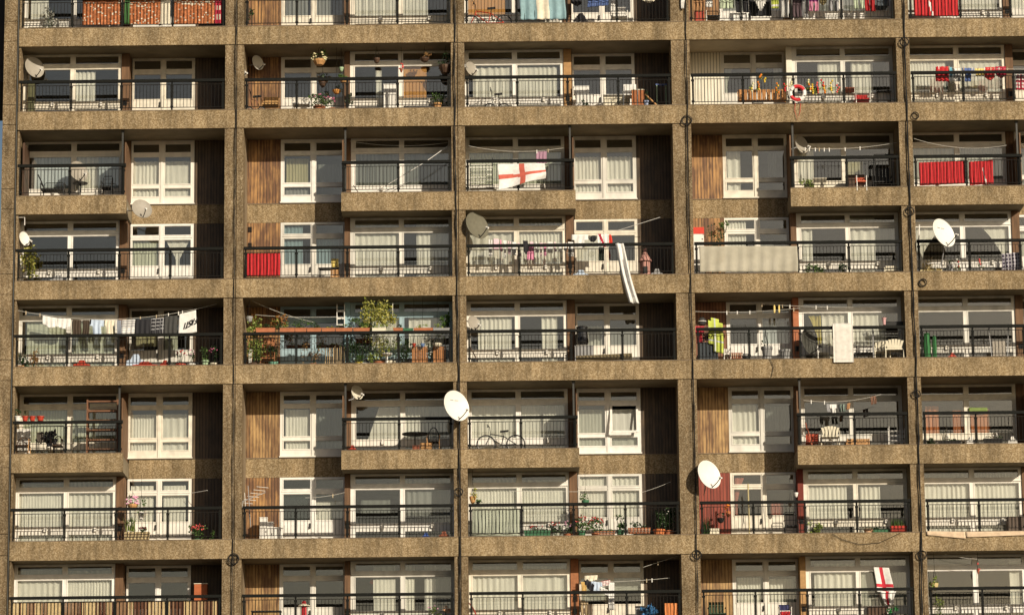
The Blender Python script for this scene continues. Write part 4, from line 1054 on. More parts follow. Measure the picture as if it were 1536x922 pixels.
for (nm,lb,ct,x0,x1,y0,h,ms,mk) in [('red_shirt','red shirt pegged leftmost on the line','shirt',1403,1423,100,23,[cRED],m_full),('cyan_cloth','tiny cyan cloth','cloth',1424,1428,101,16,[cCYAN],m_full),
  ('white_vest','white vest between cyan and blue','vest',1429,1442,103,20,[cWHITE],m_vest),('blue_shirt','blue shirt','shirt',1443,1460,102,21,[cBLUE],m_shirt2),
  ('yellow_cloth','yellow cloth','cloth',1463,1476,103,11,[cYEL],m_full),('light_red_shirt','lighter red shirt with ragged hem','shirt',1477,1492,101,22,[K('light_red_cloth',(.62,.05,.05))],m_bow),
  ('dark_red_shirt','crimson shirt at the right of the washing','shirt',1493,1509,100,19,[cDRED],m_bow)]: cloth(nm,lb,ct,rb,x0,y0,x1,y0,h,.25,ms,mask=mk)
cloth('patterned_shirt','red and white patterned shirt cut by the photo edge','shirt',rb,1523,112,1542,112,24,.3,[cWHITE,cDRED],pat=pat_check(4))

# ============ third row
rb = (3,1)
dish(118,257,24,32,.9,'large translucent dish on a tripod behind the railing',rb,pDISHG,pole=[at(118,275,1.0),at(118,300,1.0)])
armchair(80,36,272,.5,rb,'black metal chair with curved arms',pBLK,style='tube')
seg('rocker_back','slanted black chair back with a round knob','chair back',rb,[(57,262,.4),(62,272,.4),(68,288,.4)],.022,pBLK)
armchair(161,16,262,.8,rb,'thin black folding chair outline',pBLK,style='tube',seat=.5)
table(119,22,272,.7,rb,'black round top tripod table below the dish',pBLK,round_=True)
b = MB(); p0 = at(43,226,1.2); b.box(p0.x-.02,p0.x+.02,.2,1.3,fz(3)+.003,p0.z); b.box(p0.x-.03,p0.x+.03,.18,.199,fz(3)+.003,p0.z); o_ = b.build('side_screen', wDRK, None, org=(p0.x,.2,fz(3))); tag(o_,'dark narrow side screen at the left end','screen',rb)
dish(213,313,28,31,-.25,'grey satellite dish hung outside the end of the half balcony slab',rb,pDISHG,pole=[at(201,316,.1),at(191,316,.3),at(190,300,.5)],tilt=.35)
rb = (3,2)
seg('airer_pole','bright lit pole slanting above the railing','pole',rb,[(672,219,.5),(638,243,.5),(560,290,.7)],.012,pWH)
seg('airer_pole','dim grey pole lying lower behind the balusters','pole',rb,[(625,268,.5),(560,294,.6)],.010,pGRY)
seg('broom','short dark broom leaning left behind the railing','broom',rb,[(530,278,.5),(539,291,.5)],.014,wDRK)
line('thin slack washing line',rb,525,212,672,214,.9,sag=6)
rb = (3,3)
line('clothes line holding one mauve towel',rb,703,219,845,222,.4,sag=7,pg=(.72,.84))
cloth('mauve_towel','mauve towel on the line above the flag','towel',rb,804,228,820,227,18,.4,[cMAU],mask=lambda u,v: True)
cloth('england_flag','white flag with a red cross draped on the railing','flag',rb,747,246,818,245,40,-.06,[cWHITE,K('flag_red',(.58,.13,.09))],pat=lambda u,v: 1 if (.455<u<.56 or .42+.10*math.sin(3*u)*0<v-.08*(0.5-abs(u-.45))<.58) else 0,nx=44,nz=30,wave=.05,folds=1.4,hR=22,sag=.0)
crate(722,34,237,46,.5,rb,'wire clothes airer with black lower shelf',pWH,slats=6,m2=pBLK,name='clothes_airer',cat='clothes airer',fill=.2)
rb = (3,4)
dish(1203,217,20,27,1.0,'beige satellite dish by the corner pole',rb,pDISHG,pole=[at(1192,222,.6),at(1187,224,.6)])
line('line with many white pegs and no washing',rb,1196,222,1345,214,.4,sag=5,pg=(.08,.12,.18,.22,.27,.32,.48,.63))
plant(1209,24,269,rb,.3,'low yellowish bush in a white pot',lLIME,100,pot=pWH,poth=.15)
t = armchair(1291,15,264,.22,rb,'small white framed stool with red and white seat back',K('red_white_print',(.55,.12,.06)),frame=pWH,style='solid')
table(1326,30,231,.6,rb,'dark tall table with flat top near the right pillar',pBLK)
armchair(1322,30,250,.8,rb,'dark chair in the shaded right corner',pBLK,style='slat')
cupboard(1283,28,262,.9,rb,'dark brown covered barbecue',wDRK,doors=1,dep=.3,name='covered_grill',cat='grill')
cupboard(1230,20,267,1.1,rb,'low cream box before the window',pCRM,doors=1,dep=.2)
rb = (3,5)
cloth('red_sheet','wide red sheet tied inside the railing','bed sheet',rb,1378,244,1447,241,35,.12,[cRED],nx=40,wave=.010,folds=8)
cloth('red_sheet','narrower red sheet with a pale tear on its right','bed sheet',rb,1453,243,1489,240,36,.12,[cRED,cWHITE],pat=lambda u,v: 1 if abs(u-.52-.18*v)<.02 and v>.3 else 0,nx=30,wave=.012,folds=5)
line('pale sagging rope under the soffit',rb,1371,208,1510,218,.5,sag=9)

# ============ fourth row
rb = (4,1)
plant(44,24,368,rb,.3,'tall climbing plant with big yellow-green leaves',lYEL,190,pot=pBLK,poth=.2,size=.11)
dish(37,358,12,22,.5,'small grey white dish half hidden by the climbing plant',rb,pDISHW,pole=[at(27,366,.5)])
seg('aerial_bracket','small white bracket arm under the half balcony slab','bracket',rb,[(25,326,.1),(37,326,.1),(37,338,.1)],.014,pWH)
low_toy(88,26,414,.4,rb,'low grey tray of bits behind the railing',pGRY,name='tray',cat='tray')
rb = (4,2)
cloth('red_sheet','red sheet filling the first railing panel','bed sheet',rb,370,380,421,379,35,.12,[cRED],nx=30,wave=.012,folds=6)
table(493,30,401,.5,rb,'black table by the post',pBLK,dep=.35)
cupboard(502,11,388,.6,rb,'yellow box standing on the black table',K('yellow_box',(.70,.55,.16)),doors=1,dep=.15,z0=at(502,400,.6).z,name='storage_box',cat='box')
crate(502,12,404,12,.3,rb,'honey wooden crate beneath the yellow box',wOAK,slats=4)
for q in (0,1):
    c = at(375,344+q*24,1.49); b = MB()
    for k in range(4): b.box(c.x-.06,c.x+.06,1.47,1.509,c.z-.08+k*.045,c.z-.06+k*.045)
    o_ = b.build('wall_vent', pBLK, None, org=c); tag(o_, ['upper','lower'][q]+' black slotted vent on the timber wall','vent',rb)
rb = (4,3)
dish(716,338,32,42,.05,'very large olive grey dish at the left pillar',rb,K('shaded_olive_dish_paint',(.15,.14,.10)),flip=1,pole=[at(700,350,.1),at(694,392,.1)],tilt=.25)  # dish colour darkened to carry the shade on its face
line('crowded line of small pink and white baby clothes',rb,722,374,860,380,.3,sag=-3)
bx = 732; i = 0
BC = [(cWHITE,'white'),(cLPINK,'pale pink'),(cPINK,'pink'),(cWHITE,'cream white'),(cLPINK,'washed pink')]
KND = [('baby_vest','vest',m_vest),('baby_shirt','shirt',m_shirt),('sock','sock',m_sock),('baby_trousers','trousers',m_trou)]
while bx < 856:
    wdt = random.choice([5,6,7,8]); yy = 358 + abs(bx-740)*.17 if bx < 790 else 364 + random.uniform(-2,1); mt, cn = BC[i % 5] if bx<845 else BC[0]; kn = KND[(i*7) % 4]
    if not 783 < bx+3 < 794:
        cloth(kn[0], f'{cn} baby {kn[1]}, {["leftmost","2nd","3rd","4th","5th","6th","7th","8th","9th","10th","11th","12th","13th","14th","15th","16th","17th","18th","19th","20th","21st","22nd"][i]} on the baby clothes line','baby clothes',rb,bx,yy,bx+wdt,yy+.5,random.uniform(12,22) if bx>775 else random.uniform(16,30),.3+.03*(i%2),[mt],mask=kn[2],nx=8,nz=8,wave=.008)
    bx += wdt+1; i += 1
cloth('pink_leggings','bright pink leggings below the rail','garment',rb,790,366,801,366,24,.25,[cPINK])
cloth('black_sock','long black sock shaped cloth over the rail','sock',rb,785,361,792,361,22,.0,[cBLK],mask=m_bow,nx=8)
cloth('white_shirt','white shirt against the white door','shirt',rb,857,352,882,352,20,.7,[cWHITE],mask=m_shirt2)
cloth('peaked_hat','small black cap on the line','cap',rb,884,354,895,352,10,.4,[cBLK],mask=lambda u,v: (u-.5)**2+(v-.5)**2<.24)
cloth('white_red_top','white top with a red streak','shirt',rb,896,351,913,351,20,.4,[cWHITE,cDRED],pat=lambda u,v: 1 if abs(u-.2-.4*v)<.12 else 0)
cloth('red_cloth','small pointed red cloth','cloth',rb,912,351,919,352,14,.4,[K('orange_red_cloth',(.70,.07,.04))],mask=lambda u,v: abs(u-.5)<.15+.35*v)
cloth('dark_shorts','dark green black trousers below the rail','trousers',rb,898,371,906,371,20,.4,[K('black_green_cloth',(.03,.04,.03))])
cloth('white_banner','long twisted white cloth trailing down over the slab','cloth',rb,922,365,934,365,90,-.11,[cWHITE,K('grey_white_cloth',(.45,.44,.43))],pat=lambda u,v: 1 if (.3+.3*v<u<.55+.2*v and .25<v<.9) else 0,skew=.23,taper=-.25,wave=.06,folds=1.6,nx=20,nz=30)
c = at(968,412,.4); t = E_('chiminea','pink clay garden stove with pointed roof','garden stove',rb,(c.x,.4,fz(4)+.002)); zt = at(968,373,.4).z; z0 = fz(4)+.002; pk = K('pink_clay',(.50,.26,.22),.8)
MB().lathe((c.x,.4,z0),[(.15,0),(.17,.12),(.15,.3),(.16,zt-z0-.42)],16).build('body',pk,t)
MB().lathe((c.x,.4,zt-.41),[(.22,0),(.20,.04),(.10,.2),(.045,.34),(.05,.41),(.03,.41)],16).build('roof',pk,t)
MB().box(c.x-.07,c.x+.07,.22,.262,z0+.2,z0+.42).build('opening',pBLK,t)
low_toy(871,24,406,.5,rb,'blue and white bundle on the floor by the door',cLB,name='bundle',cat='bundle')
low_toy(985,18,404,.5,rb,'small tricycle with white wheels in the dark corner',pGRY,pWH,name='tricycle',cat='tricycle')
seg('airer_pole','thin pale pole slanting across the dark wall','pole',rb,[(990,326,.6),(926,346,1.2)],.010,pWH)
rb = (4,4)
cloth('mesh_screen','wide grey beige netting tied over the left railing panels','screen',rb,1049,369,1196,369,39,-.01,[mat_sheer('grey_beige_netting',(.50,.47,.38),.80)],nx=50,wave=.018,folds=9,th=.004)
plant(1072,38,334,rb,.9,'tall ivy climbing on the red timber wall',lDK,260,size=.07)
plant(1087,26,331,rb,1.2,'upper trailing shoots reaching over the window',lGRN,50,z0=at(1087,349,1.2).z,size=.07,name='ivy_shoots')
c0, c1 = at(1040,341,.9), at(1056,366,.9); t = E_('storage_box','red over white tall box in the left corner','box',rb,(c0.x,.9,fz(4)+.002)); zm = at(1040,351,.9).z
MB().box(c0.x,c1.x,.9,1.2,fz(4)+.002,zm).build('lower_box',pWH,t); MB().box(c0.x-.01,c1.x+.01,.89,1.21,zm+.001,c0.z).build('lid',K('bright_red_paint',(.62,.06,.04)),t)
plant(1222,36,394,rb,.2,'low scrubby plant in a long pot',lGRN,130,pot=wDRK,poth=.1)
plant(1265,16,394,rb,.3,'small dark shrub near the middle post',lDK,60,pot=pTER,poth=.12)
crate(1338,20,398,8,.3,rb,'low pale wooden tray at the right end',pCRM,slats=2)
rb = (4,5)
dish(1416,349,34,45,-.45,'big white satellite dish standing in front of the railing',rb,pDISHW,pole=[at(1416,372,-.1),at(1412,400,.02)],tilt=.28,marks=True)
plant(1397,28,387,rb,.5,'heap of cream soft cushions like a bush',K('cream_plush',(.75,.64,.36)),80,pot=wRED,poth=.1,size=.11,name='cushion_heap',cat='cushion')
cloth('tartan_blanket','dark tartan blanket with white grid over a chair','blanket',rb,1502,381,1530,378,27,.2,[K('tartan_dark',(.06,.05,.08)),K('tartan_pale',(.5,.48,.52))],pat=lambda u,v: 1 if (int(u*24)%4==0 or int(v*20)%4==0) else 0,nx=24,nz=20)
seg('white_post','white slender ornament post left of the dish','post',rb,[(1379,337,.3),(1378,362,.3)],.022,pWH)
for (x, lb) in ((1436,'red flowered string on the railing behind the dish'),(1470,'red flowered string near the middle post')): garland(x,388,405,[fCOR,fW],lb,rb=rb,Y=.12)
plant(1425,10,388,rb,.45,'slim grey bottle shaped pot',lDK,8,pot=pGRY,poth=.4,potw=9)

# ============ fifth row
rb = (5,1)
line('clothes line rising to the right with a full wash',rb,24,465,325,456,.35,sag=18,Y2=.5,pg=(.05,.12,.62,.7,.76,.81,.83))
for (nm,lb,ct,x0,y0,x1,y1,h,ms,mk,pt) in [
 ('lacy_curtain','white lacy cloth bunched left on the line','cloth',64,473,86,477,18,[cWHITE],m_bow,None),('lacy_curtain','white frilled cloth joined to the lacy one','cloth',85,477,106,478,17,[cWHITE],m_bow,None),
 ('brown_trousers','dark brown trousers, left leg pair','trousers',109,479,122,480,25,[cBRN],m_full,None),('brown_trousers','dark brown narrow trousers beside the pale blue shirt','trousers',124,480,134,480,24,[cBRN],m_full,None),
 ('light_blue_shirt','light blue shirt with dark trim','shirt',135,479,156,480,24,[cLB,cBLK],m_shirt2,lambda u,v: 1 if (u<.12 and v<.3) else 0),('cream_shirt','cream shirt in front of the window','shirt',157,480,172,480,22,[cCRM],m_shirt2,None),
 ('grey_cloth','slim blue grey cloth by the post','cloth',176,480,182,480,24,[K('slate_cloth',(.25,.27,.32))],m_full,None),('striped_towel','white towel with thin grey stripes','towel',182,480,203,479,23,[cWHITE,cGRY],m_full,pat_stripes(7)),
 ('black_shirt','black t-shirt','shirt',203,479,226,478,26,[cBLK],m_full,None),('checked_shirt','black shirt with white checks','shirt',226,478,246,476,26,[cBLK,cGRY],m_full,lambda u,v: 1 if (int(u*28)%5==0 or int(v*24)%5==0) else 0),
 ('charcoal_shirt','plain charcoal shirt','shirt',246,474,266,473,28,[cCHAR],m_full,None)]: cloth(nm,lb,ct,rb,x0,y0,x1,y1,h,.33,ms,mask=mk,pat=pt,nx=20 if pt else 12,nz=20 if pt else 12)
sh = cloth('printed_shirt','white t-shirt printed with slanting black letters','shirt',rb,269,471,294,465,33,.33,[cWHITE],mask=m_full,wave=.006,folds=1,taper=-.12)
# the letters hang upside down and slope, each its own stroke group: FASTH
GLY = {'F':[((0,0),(0,1)),((0,1),(.7,1)),((0,.5),(.55,.5))],'A':[((0,0),(.4,1)),((.4,1),(.8,0)),((.15,.4),(.65,.4))],'S':[((0,.05),(.7,.1)),((.7,.1),(.7,.5)),((.7,.5),(0,.55)),((0,.55),(0,.95)),((0,.95),(.7,1))],
       'T':[((.35,0),(.35,1)),((-.05,1),(.75,1))],'I':[((.3,0),(.3,1))]}
b = MB(); P0 = at(274,494,.315); ax = (at(293.5,485,.315)-P0); step = ax/4.7; upv = Vector((.045,0,.19))
for i, ch in enumerate('ITSAF'):           # seen from outside the print runs upside down, so F comes last
    o0 = P0 + step*(i)
    for (p, q) in GLY[ch]:
        A = o0 + step*.95*(.8-p[0]) + upv*(1-p[1]); B = o0 + step*.95*(.8-q[0]) + upv*(1-q[1]); b.tube([A+Vector((0,-.006,0)),B+Vector((0,-.006,0))], .017, 4)
lt = b.build('printed_letters', cBLK, None, org=P0); lt.parent = sh; lt.location = P0 - WL[sh.name]
plant(51,16,522,rb,.3,'orange brown cone shaped dry plant',lBRN,120,pot=pTER,poth=.12,size=.06)
plant(33,18,524,rb,.35,'tan and dark leaves in the left corner',lDK,60,pot=wOAK,poth=.2)
plant(40,8,535,rb,.25,'small dark pot with one white bloom',lDK,16,flower=fW,nf=3,pot=pGRN)
low_toy(204,28,532,.4,rb,'blue toy car by the post',cLB,name='toy_car',cat='toy')
low_toy(123,26,541,.3,rb,'flat red toy left of the post',pRED); low_toy(218,40,543,.25,rb,'long flat red toy under the blue car',pRED); low_toy(248,16,541,.25,rb,'short red toy right of the post',pRED)
crate(281,34,543,6,.4,rb,'low black tray under the flower pots',pBLK,slats=2)
plant(271,22,524,rb,.4,'red pot with mixed red and white flowers',lDK,20,flower=[fCOR,fW],nf=10,pot=pRED,poth=.22)
plant(287,16,522,rb,.35,'white pot with pink and white flowers',lDK,20,flower=[fLP,fW],nf=8,pot=pWH,poth=.22)
plant(308,14,520,rb,.35,'leafy plant in a pale green pot',lGRN,60,pot=pLG,potw=10,poth=.32)
plant(321,16,516,rb,.3,'pink flowers over dark leaves in a cream pot',lDK,90,flower=fPINK,nf=9,pot=pCRM,potw=11,poth=.22)
rb = (5,2)
for (x, w, lb, mt) in [(398,28,'first (leftmost) orange planter box on the handrail',pTER),(431,22,'second orange planter box from the left pillar',pTER),(451,17,'third orange planter box on the handrail',pTER),(471,21,'fourth orange planter box on the handrail',pTER),(492.5,20,'fifth orange planter box on the handrail',pTER),
    (516,25,'sixth orange planter box, just right of the little white shelf',pTER),(542,24,'seventh orange planter box beneath the yellow vine',pTER),(597,14,'short orange planter box right of the white trough',pTER),(635,28,'orange planter box near the right pillar',pTER),(662,24,'grey planter box at the right pillar',pGRY),(568.5,20,'white trough under the yellow vine',pCRM)]:
    trough(x,w,491.5,7.5,.02,rb,lb,mt,leaf=random.choice([lGRN,lLIME,lDK]),n=28,fh=.13)
trough(612,14,492,6,.03,rb,'dark oval bowl on the handrail',pGRN,leaf=None,cat='bowl',name='bowl')
plant(560,40,446,rb,.15,'tall yellow-green vine arching above the planter boxes, left limb',lYEL,360,z0=at(566,492,.15).z,size=.085,name='vine')
plant(580,30,452,rb,.15,'dense yellow vine limb falling to the right of the arch',lYEL,260,z0=at(580,492,.15).z,size=.085,name='vine')
plant(540,30,476,rb,.2,'pale green feathery herbs beside the arch',lGRN,120,z0=at(540,492,.2).z,size=.06,name='herbs')
plant(381,30,466,rb,.25,'bushy green and yellow plant climbing the left pillar',lLIME,260,pot=wDRK,poth=.2,size=.08)
hanging(374,473,15,22,.3,rb,'grey hanging basket with orange top by the left pillar',lORG,None,pGRY,n=26)
plant(415,38,472,rb,.25,'orange and green foliage spilling over the first boxes',lORG,130,z0=at(415,491,.25).z,size=.07,name='trailing_plant')
plant(420,26,478,rb,.3,'yellow-green sprigs behind the orange foliage',lLIME,60,z0=at(420,491,.3).z,name='herbs')
plant(668,18,470,rb,.4,'dark leafy plant above the grey planter',lGRN,110,z0=at(668,491,.4).z,size=.08,name='herbs')
plant(410,30,514,rb,.6,'green plant in a green square pot',lDK,90,pot=K('sea_green_pot',(.16,.36,.26)),potw=14,poth=.3)
armchair(402,22,504,.8,rb,'orange wooden chair behind the left plants',K('orange_chair_wood',(.38,.16,.07)),style='solid')
t = plant(375,6,524,rb,.25,'slim white bottle by the left pillar',lDK,1,pot=pWH,poth=.62,potw=6,name='bottle',cat='bottle')
t = E_('bamboo_fence','row of pale bamboo canes in the middle of the balcony','canes',rb,at(498,545,.3))
for i in range(11): x = 488+i*2.9; a = at(x,random.uniform(518,523),.3); MB().tube([(a.x,.3,fz(5)+.002),(a.x+random.uniform(-.02,.02),.3,a.z)],.013,5).build('cane',K('bamboo',(.55,.40,.22)),t)
crate(629,23,519,26,.35,rb,'orange lattice crate, left of a pair',K('orange_crate_wood',(.44,.20,.08)),slats=7,vert=True); crate(659,18,519,26,.35,rb,'orange lattice crate, right of a pair',K('orange_crate_wood',(.44,.20,.08)),slats=5,vert=True)
for (x, w, mt, lb) in ((621,9,pRED,'red hanging cup'),(634,10,K('mid_blue_glaze',(.20,.32,.60)),'blue hanging cup'),(656,20,pCRM,'wide cream hanging bowl')): hanging(x,514,w,13,.2,rb,lb+' under the handrail',None,None,mt,name='hanging_cup')
plant(545,50,506,rb,.5,'tangle of dry stems and green leaves behind the railing, centre left',lDK,220,pot=pWH,size=.07); plant(585,46,500,rb,.45,'tangle of olive leaves behind the railing, centre right',lLIME,200,pot=pCRM,poth=.25,size=.06)
plant(538,14,530,rb,.25,'small plant in a yellow pot',lGRN,40,pot=K('yellow_pot',(.70,.58,.10)),poth=.2); plant(560,18,528,rb,.3,'bright green plant near the middle post',lLIME,70,pot=pTER,poth=.15)
plant(609,20,505,rb,.3,'tall dark mixed plant before the right post',lDK,160,pot=pBLK,size=.07)
plant(388,26,488,rb,.35,'olive creeper hanging between the left pillar and the blue door',lLIME,190,pot=wDRK,size=.065)
plant(470,44,500,rb,.5,'brown tangle of dead stems before the pale blue doors',lBRN,130,pot=pTER,size=.06)
plant(525,40,498,rb,.35,'dark bushy growth right of the bamboo canes',lDK,200,pot=pBLK,size=.06)
plant(568,40,500,rb,.25,'yellowing creeper hanging below the white trough',lYEL,130,pot=pTER,size=.06)
plant(645,36,497,rb,.5,'dark leaves behind the orange lattice crates',lDK,130,pot=pBLK,size=.06)
c = at(580,545,.3); t = E_('bird_bath','white pedestal bird bath','bird bath',rb,(c.x,.3,fz(5)+.002)); MB().lathe((c.x,.3,fz(5)+.002),[(.10,0),(.11,.05),(.04,.12),(.035,.38)],12).build('pedestal',pWH,t); MB().lathe((c.x,.3,fz(5)+.385),[(.04,0),(.16,.05),(.18,.09),(.14,.07)],16).build('basin',pWH,t)
t = crate(511,12,456,32,.7,rb,'white wire shelf rack hanging in front of the door',pWH,slats=3,dep=.15,name='wire_rack',cat='rack',fill=.14)
line('white rope slung across the doors',rb,383,472,505,475,.5,sag=2); line('second rope running down to the right',rb,378,451,470,483,.5,sag=3)
seg('bamboo_stake','white stake standing in the yellow vine','stake',rb,[(589,455,.2),(589,482,.2)],.010,pWH)
plant(455,46,478,rb,.5,'low thin row of herbs behind the orange boxes',lGRN,90,z0=at(455,491,.5).z,size=.05,name='herbs')
rb = (5,3)
dish(711,484,16,22,.4,'small beige satellite dish at the left pillar',rb,pDISHG,pole=[at(702,482,.4),at(699,481,.4)])
cupboard(876,28,518,.5,rb,'grey low cabinet by the post',pGRY,dep=.3)
c = at(873,490,.5); t = E_('rubbish_bag','black shiny bin standing on the grey cabinet','bin',rb,(c.x,.65,at(873,518,.65).z+.01)); zb_ = at(873,518,.65).z+.01; zt = at(873,490,.65).z
MB().lathe((c.x,.65,zb_),[(.19,0),(.21,.1),(.17,(zt-zb_)*.8),(.16,zt-zb_-.04)],14).build('bin_body',K('glossy_black',(.015,.015,.015),.2,.1,spec=.8),t); MB().lathe((c.x,.65,zt-.039),[(.19,0),(.19,.03),(.10,.06)],14).build('lid',pBLK,t)
seg('rolled_carpet','long rolled brown carpet lying along the railing','carpet',rb,[(864,538,.2),(905,536,.2),(948,534,.2)],.10,K('brown_carpet',(.20,.16,.09),.95,.3))
seg('broom','striped broom leaning in the left corner','broom',rb,[(703,517,.3),(716,540,.2)],.018,wDRK)
rb = (5,4)
line('slack line with pegs and a red peg',rb,1043,467,1200,462,.4,sag=3,pg=(.3,.4,.52,.94)); line('second line holding yellow flip-flops',rb,1140,456,1280,461,.6,sag=1,pg=(.02,.24,.32,.6,.72))
for (x, lb) in ((1161.5,'left yellow flip-flop pegged on the line'),(1168.5,'right yellow flip-flop pegged on the line')): cloth('flip_flop',lb,'shoe',rb,x-2.5,457,x+2.5,457,13,.55,[cYEL],mask=lambda u,v: (u-.5)**2*3+(v-.5)**2<.24,nx=8,wave=.003,th=.02)
c = at(1053,482,.4); t = E_('helmet','black and white motorcycle helmet above the red jacket','helmet',rb,c); MB().lathe(c-Vector((0,0,.12)),[(.10,0),(.125,.04),(.13,.12),(.11,.2),(.05,.245),(.003,.25)],16).build('shell',K('helmet_shell',(.05,.05,.05),.25,.3),t,smooth=True); MB().ring(c+Vector((0,-.02,-.01)),(0,0,1),.132,.012,14,arc=(2.0,4.3)).build('visor_band',pWH,t)
cloth('hi_vis_jacket','bright yellow hi-vis jacket hung over the rail','jacket',rb,1062,475,1084,480,50,.20,[cHIV,K('reflective_tape',(.55,.58,.55))],mask=lambda u,v: (v > .10 or .22<u<.75) and not (v>.80 and u<.35),pat=lambda u,v: 1 if (.30<v<.36 or .66<v<.71 or abs(u-.45)<.03) else 0,wave=.014,folds=2,nx=20,nz=20)
cloth('red_jacket','red jacket at the left pillar','jacket',rb,1041,489,1056,489,26,.3,[K('crimson_cloth',(.42,.03,.05))],mask=m_shirt2)
cupboard(1063,28,513,.25,rb,'dark grey ribbed crate bag with rope top',K('dark_blue_grey_bag',(.05,.06,.07)),doors=5,dep=.25,name='ribbed_bag',cat='bag')
plant(1063,18,497,rb,.3,'dark brown sack heaped on the ribbed bag',K('dark_sack',(.05,.03,.03)),60,z0=at(1063,513,.3).z,size=.12,name='sack',cat='sack')
trough(1103,21,529,8,.3,rb,'planter box with brick and cream pattern',K('brick_red',(.42,.13,.06)),lattice=pCRM)
crate(1119,9,530,7,.3,rb,'small black box with a red light',pBLK,slats=3)
armchair(1090,10,521,.5,rb,'small white stool beside the hi-vis jacket',pWH,style='slat')
dish(1214,512,24,38,.30,'dark olive satellite dish turned away behind the railing',rb,pDISHD,flip=1,pole=[at(1208,530,.5),at(1208,540,.5)],tilt=.1)
# mattress cushion folded over the rail
A = at(1249,489,-.08); B = at(1279,488,-.08); zb_ = at(1264,543,-.1).z; t = E_('cushion','pale tufted lounger cushion folded over the handrail','cushion',rb,((A.x+B.x)/2,-.05,A.z))
b = MB(); nx, nz = 10, 26; H = A.z-zb_; ids = []
prof = [(.20,-.45)] + [(.20,-.3),(.16,-.1),(.12,.06),(.02,.11)]
def cpt(u, s, off):
    # path: up behind the rail, over it and down outside
    Lb = .35
    if s < Lb: y, z = .21, A.z - (Lb-s)
    elif s < Lb+.3: a = (s-Lb)/.3*math.pi; y, z = .06+.15*math.cos(a), A.z + .075*math.sin(a)
    else: y, z = -.09, A.z-(s-Lb-.3)
    return y, z
tot = .65+H
for side in (0,1):
    for i in range(nx+1):
        for k in range(nz+1):
            u, s = i/nx, tot*k/nz; y, z = cpt(u, s, 0); y2, z2 = cpt(u, min(tot, s+.02), 0); d = Vector((0, y2-y, z2-z)); 
            if d.length < 1e-5: d = Vector((0,0,-1))
            nrm = Vector((0, d.z, -d.y)).normalized(); puff = .045*(.55+.45*abs(math.sin(u*math.pi*3))**.5*abs(math.sin(s*math.pi*3.3))**.4)*(1 if 0<i<nx and 0<k<nz else .35)
            p = Vector((A.x+(B.x-A.x)*u, y, z)) + nrm*puff*(1 if side else -1); b.v.append(tuple(p))
off = (nx+1)*(nz+1)
for side in (0,1):
    for i in range(nx):
        for k in range(nz):
            q = side*off+i*(nz+1)+k; f = (q,q+1,q+nz+2,q+nz+1); b.f.append(f if side else f[::-1]); b.m.append(0)
for k in range(nz):
    for i in (0,nx): q = i*(nz+1)+k; f = (q,q+1,off+q+1,off+q); b.f.append(f if i else f[::-1]); b.m.append(0)
for i in range(nx):
    for k in (0,nz): q = i*(nz+1)+k; f = (q,q+nz+1,off+q+nz+1,off+q); b.f.append(f if not k else f[::-1]); b.m.append(0)
b.build('padding', K('off_white_ticking',(.72,.69,.63),.9,.12), t, smooth=True)
armchair(1340,28,511,.30,rb,'white plastic chair with fan back, right',pCRM,style='fan'); armchair(1322,24,514,.62,rb,'white plastic chair with fan back, left and behind',pCRM,style='fan')
table(1302,40,528,.7,rb,'low dark metal table by the white chairs',pBLK); cupboard(1340,30,482,.35,rb,'black radio standing on the handrail shelf',pBLK,dep=.12,doors=1,z0=at(1340,488,.35).z,name='radio',cat='radio')
table(1332,48,489,.25,rb,'narrow shelf of bits along the handrail',pGRY,dep=.15); plant(1326,8,474,rb,.35,'small pink bottle on the shelf',lDK,2,pot=K('pink_bottle',(.6,.35,.35)),poth=.22,z0=at(1326,487,.35).z,name='bottle',cat='bottle')
plant(1178,20,520,rb,.6,'grey plastic tub with yellow handle',lDK,4,pot=pGRY,poth=.5,potw=20,name='tub',cat='tub'); plant(1150,18,512,rb,.55,'dark grey watering can shape by the door',lDK,10,pot=pGRY,poth=.6,potw=16,name='watering_can',cat='watering can')
seg('broom','dark broom leaning against the right door',"broom",rb,[(1147,490,.6),(1152,520,.5)],.014,pBLK)
armchair(1234,18,514,.7,rb,'white chair legs showing left of the cushion',pWH,frame=pWH,style='tube')
rb = (5,5)
t = E_('folded_parasol','folded green parasol leaning at the left pillar','parasol',rb,at(1391,533,.3)); a0 = at(1390,498,.3)
MB().lathe((a0.x,.3,fz(5)+.06),[(.02,0),(.10,.06),(.12,.4),(.09,.85),(.03,a0.z-fz(5)-.08)],10).build('canopy',K('green_canvas',(.05,.20,.07),.8,.35,stretch=(6,6,.4)),t); MB().tube([(a0.x,.3,fz(5)+.002),(a0.x,.3,a0.z+.05)],.015,6).build('pole',wDRK,t)
t = E_('folded_parasol','shorter folded green parasol beside the tall one','parasol',rb,at(1401,533,.35)); a0 = at(1401,502,.35)
MB().lathe((a0.x,.35,fz(5)+.06),[(.02,0),(.06,.06),(.07,.4),(.06,.75),(.02,a0.z-fz(5)-.08)],8).build('canopy',K('green_canvas',(.05,.20,.07)),t)
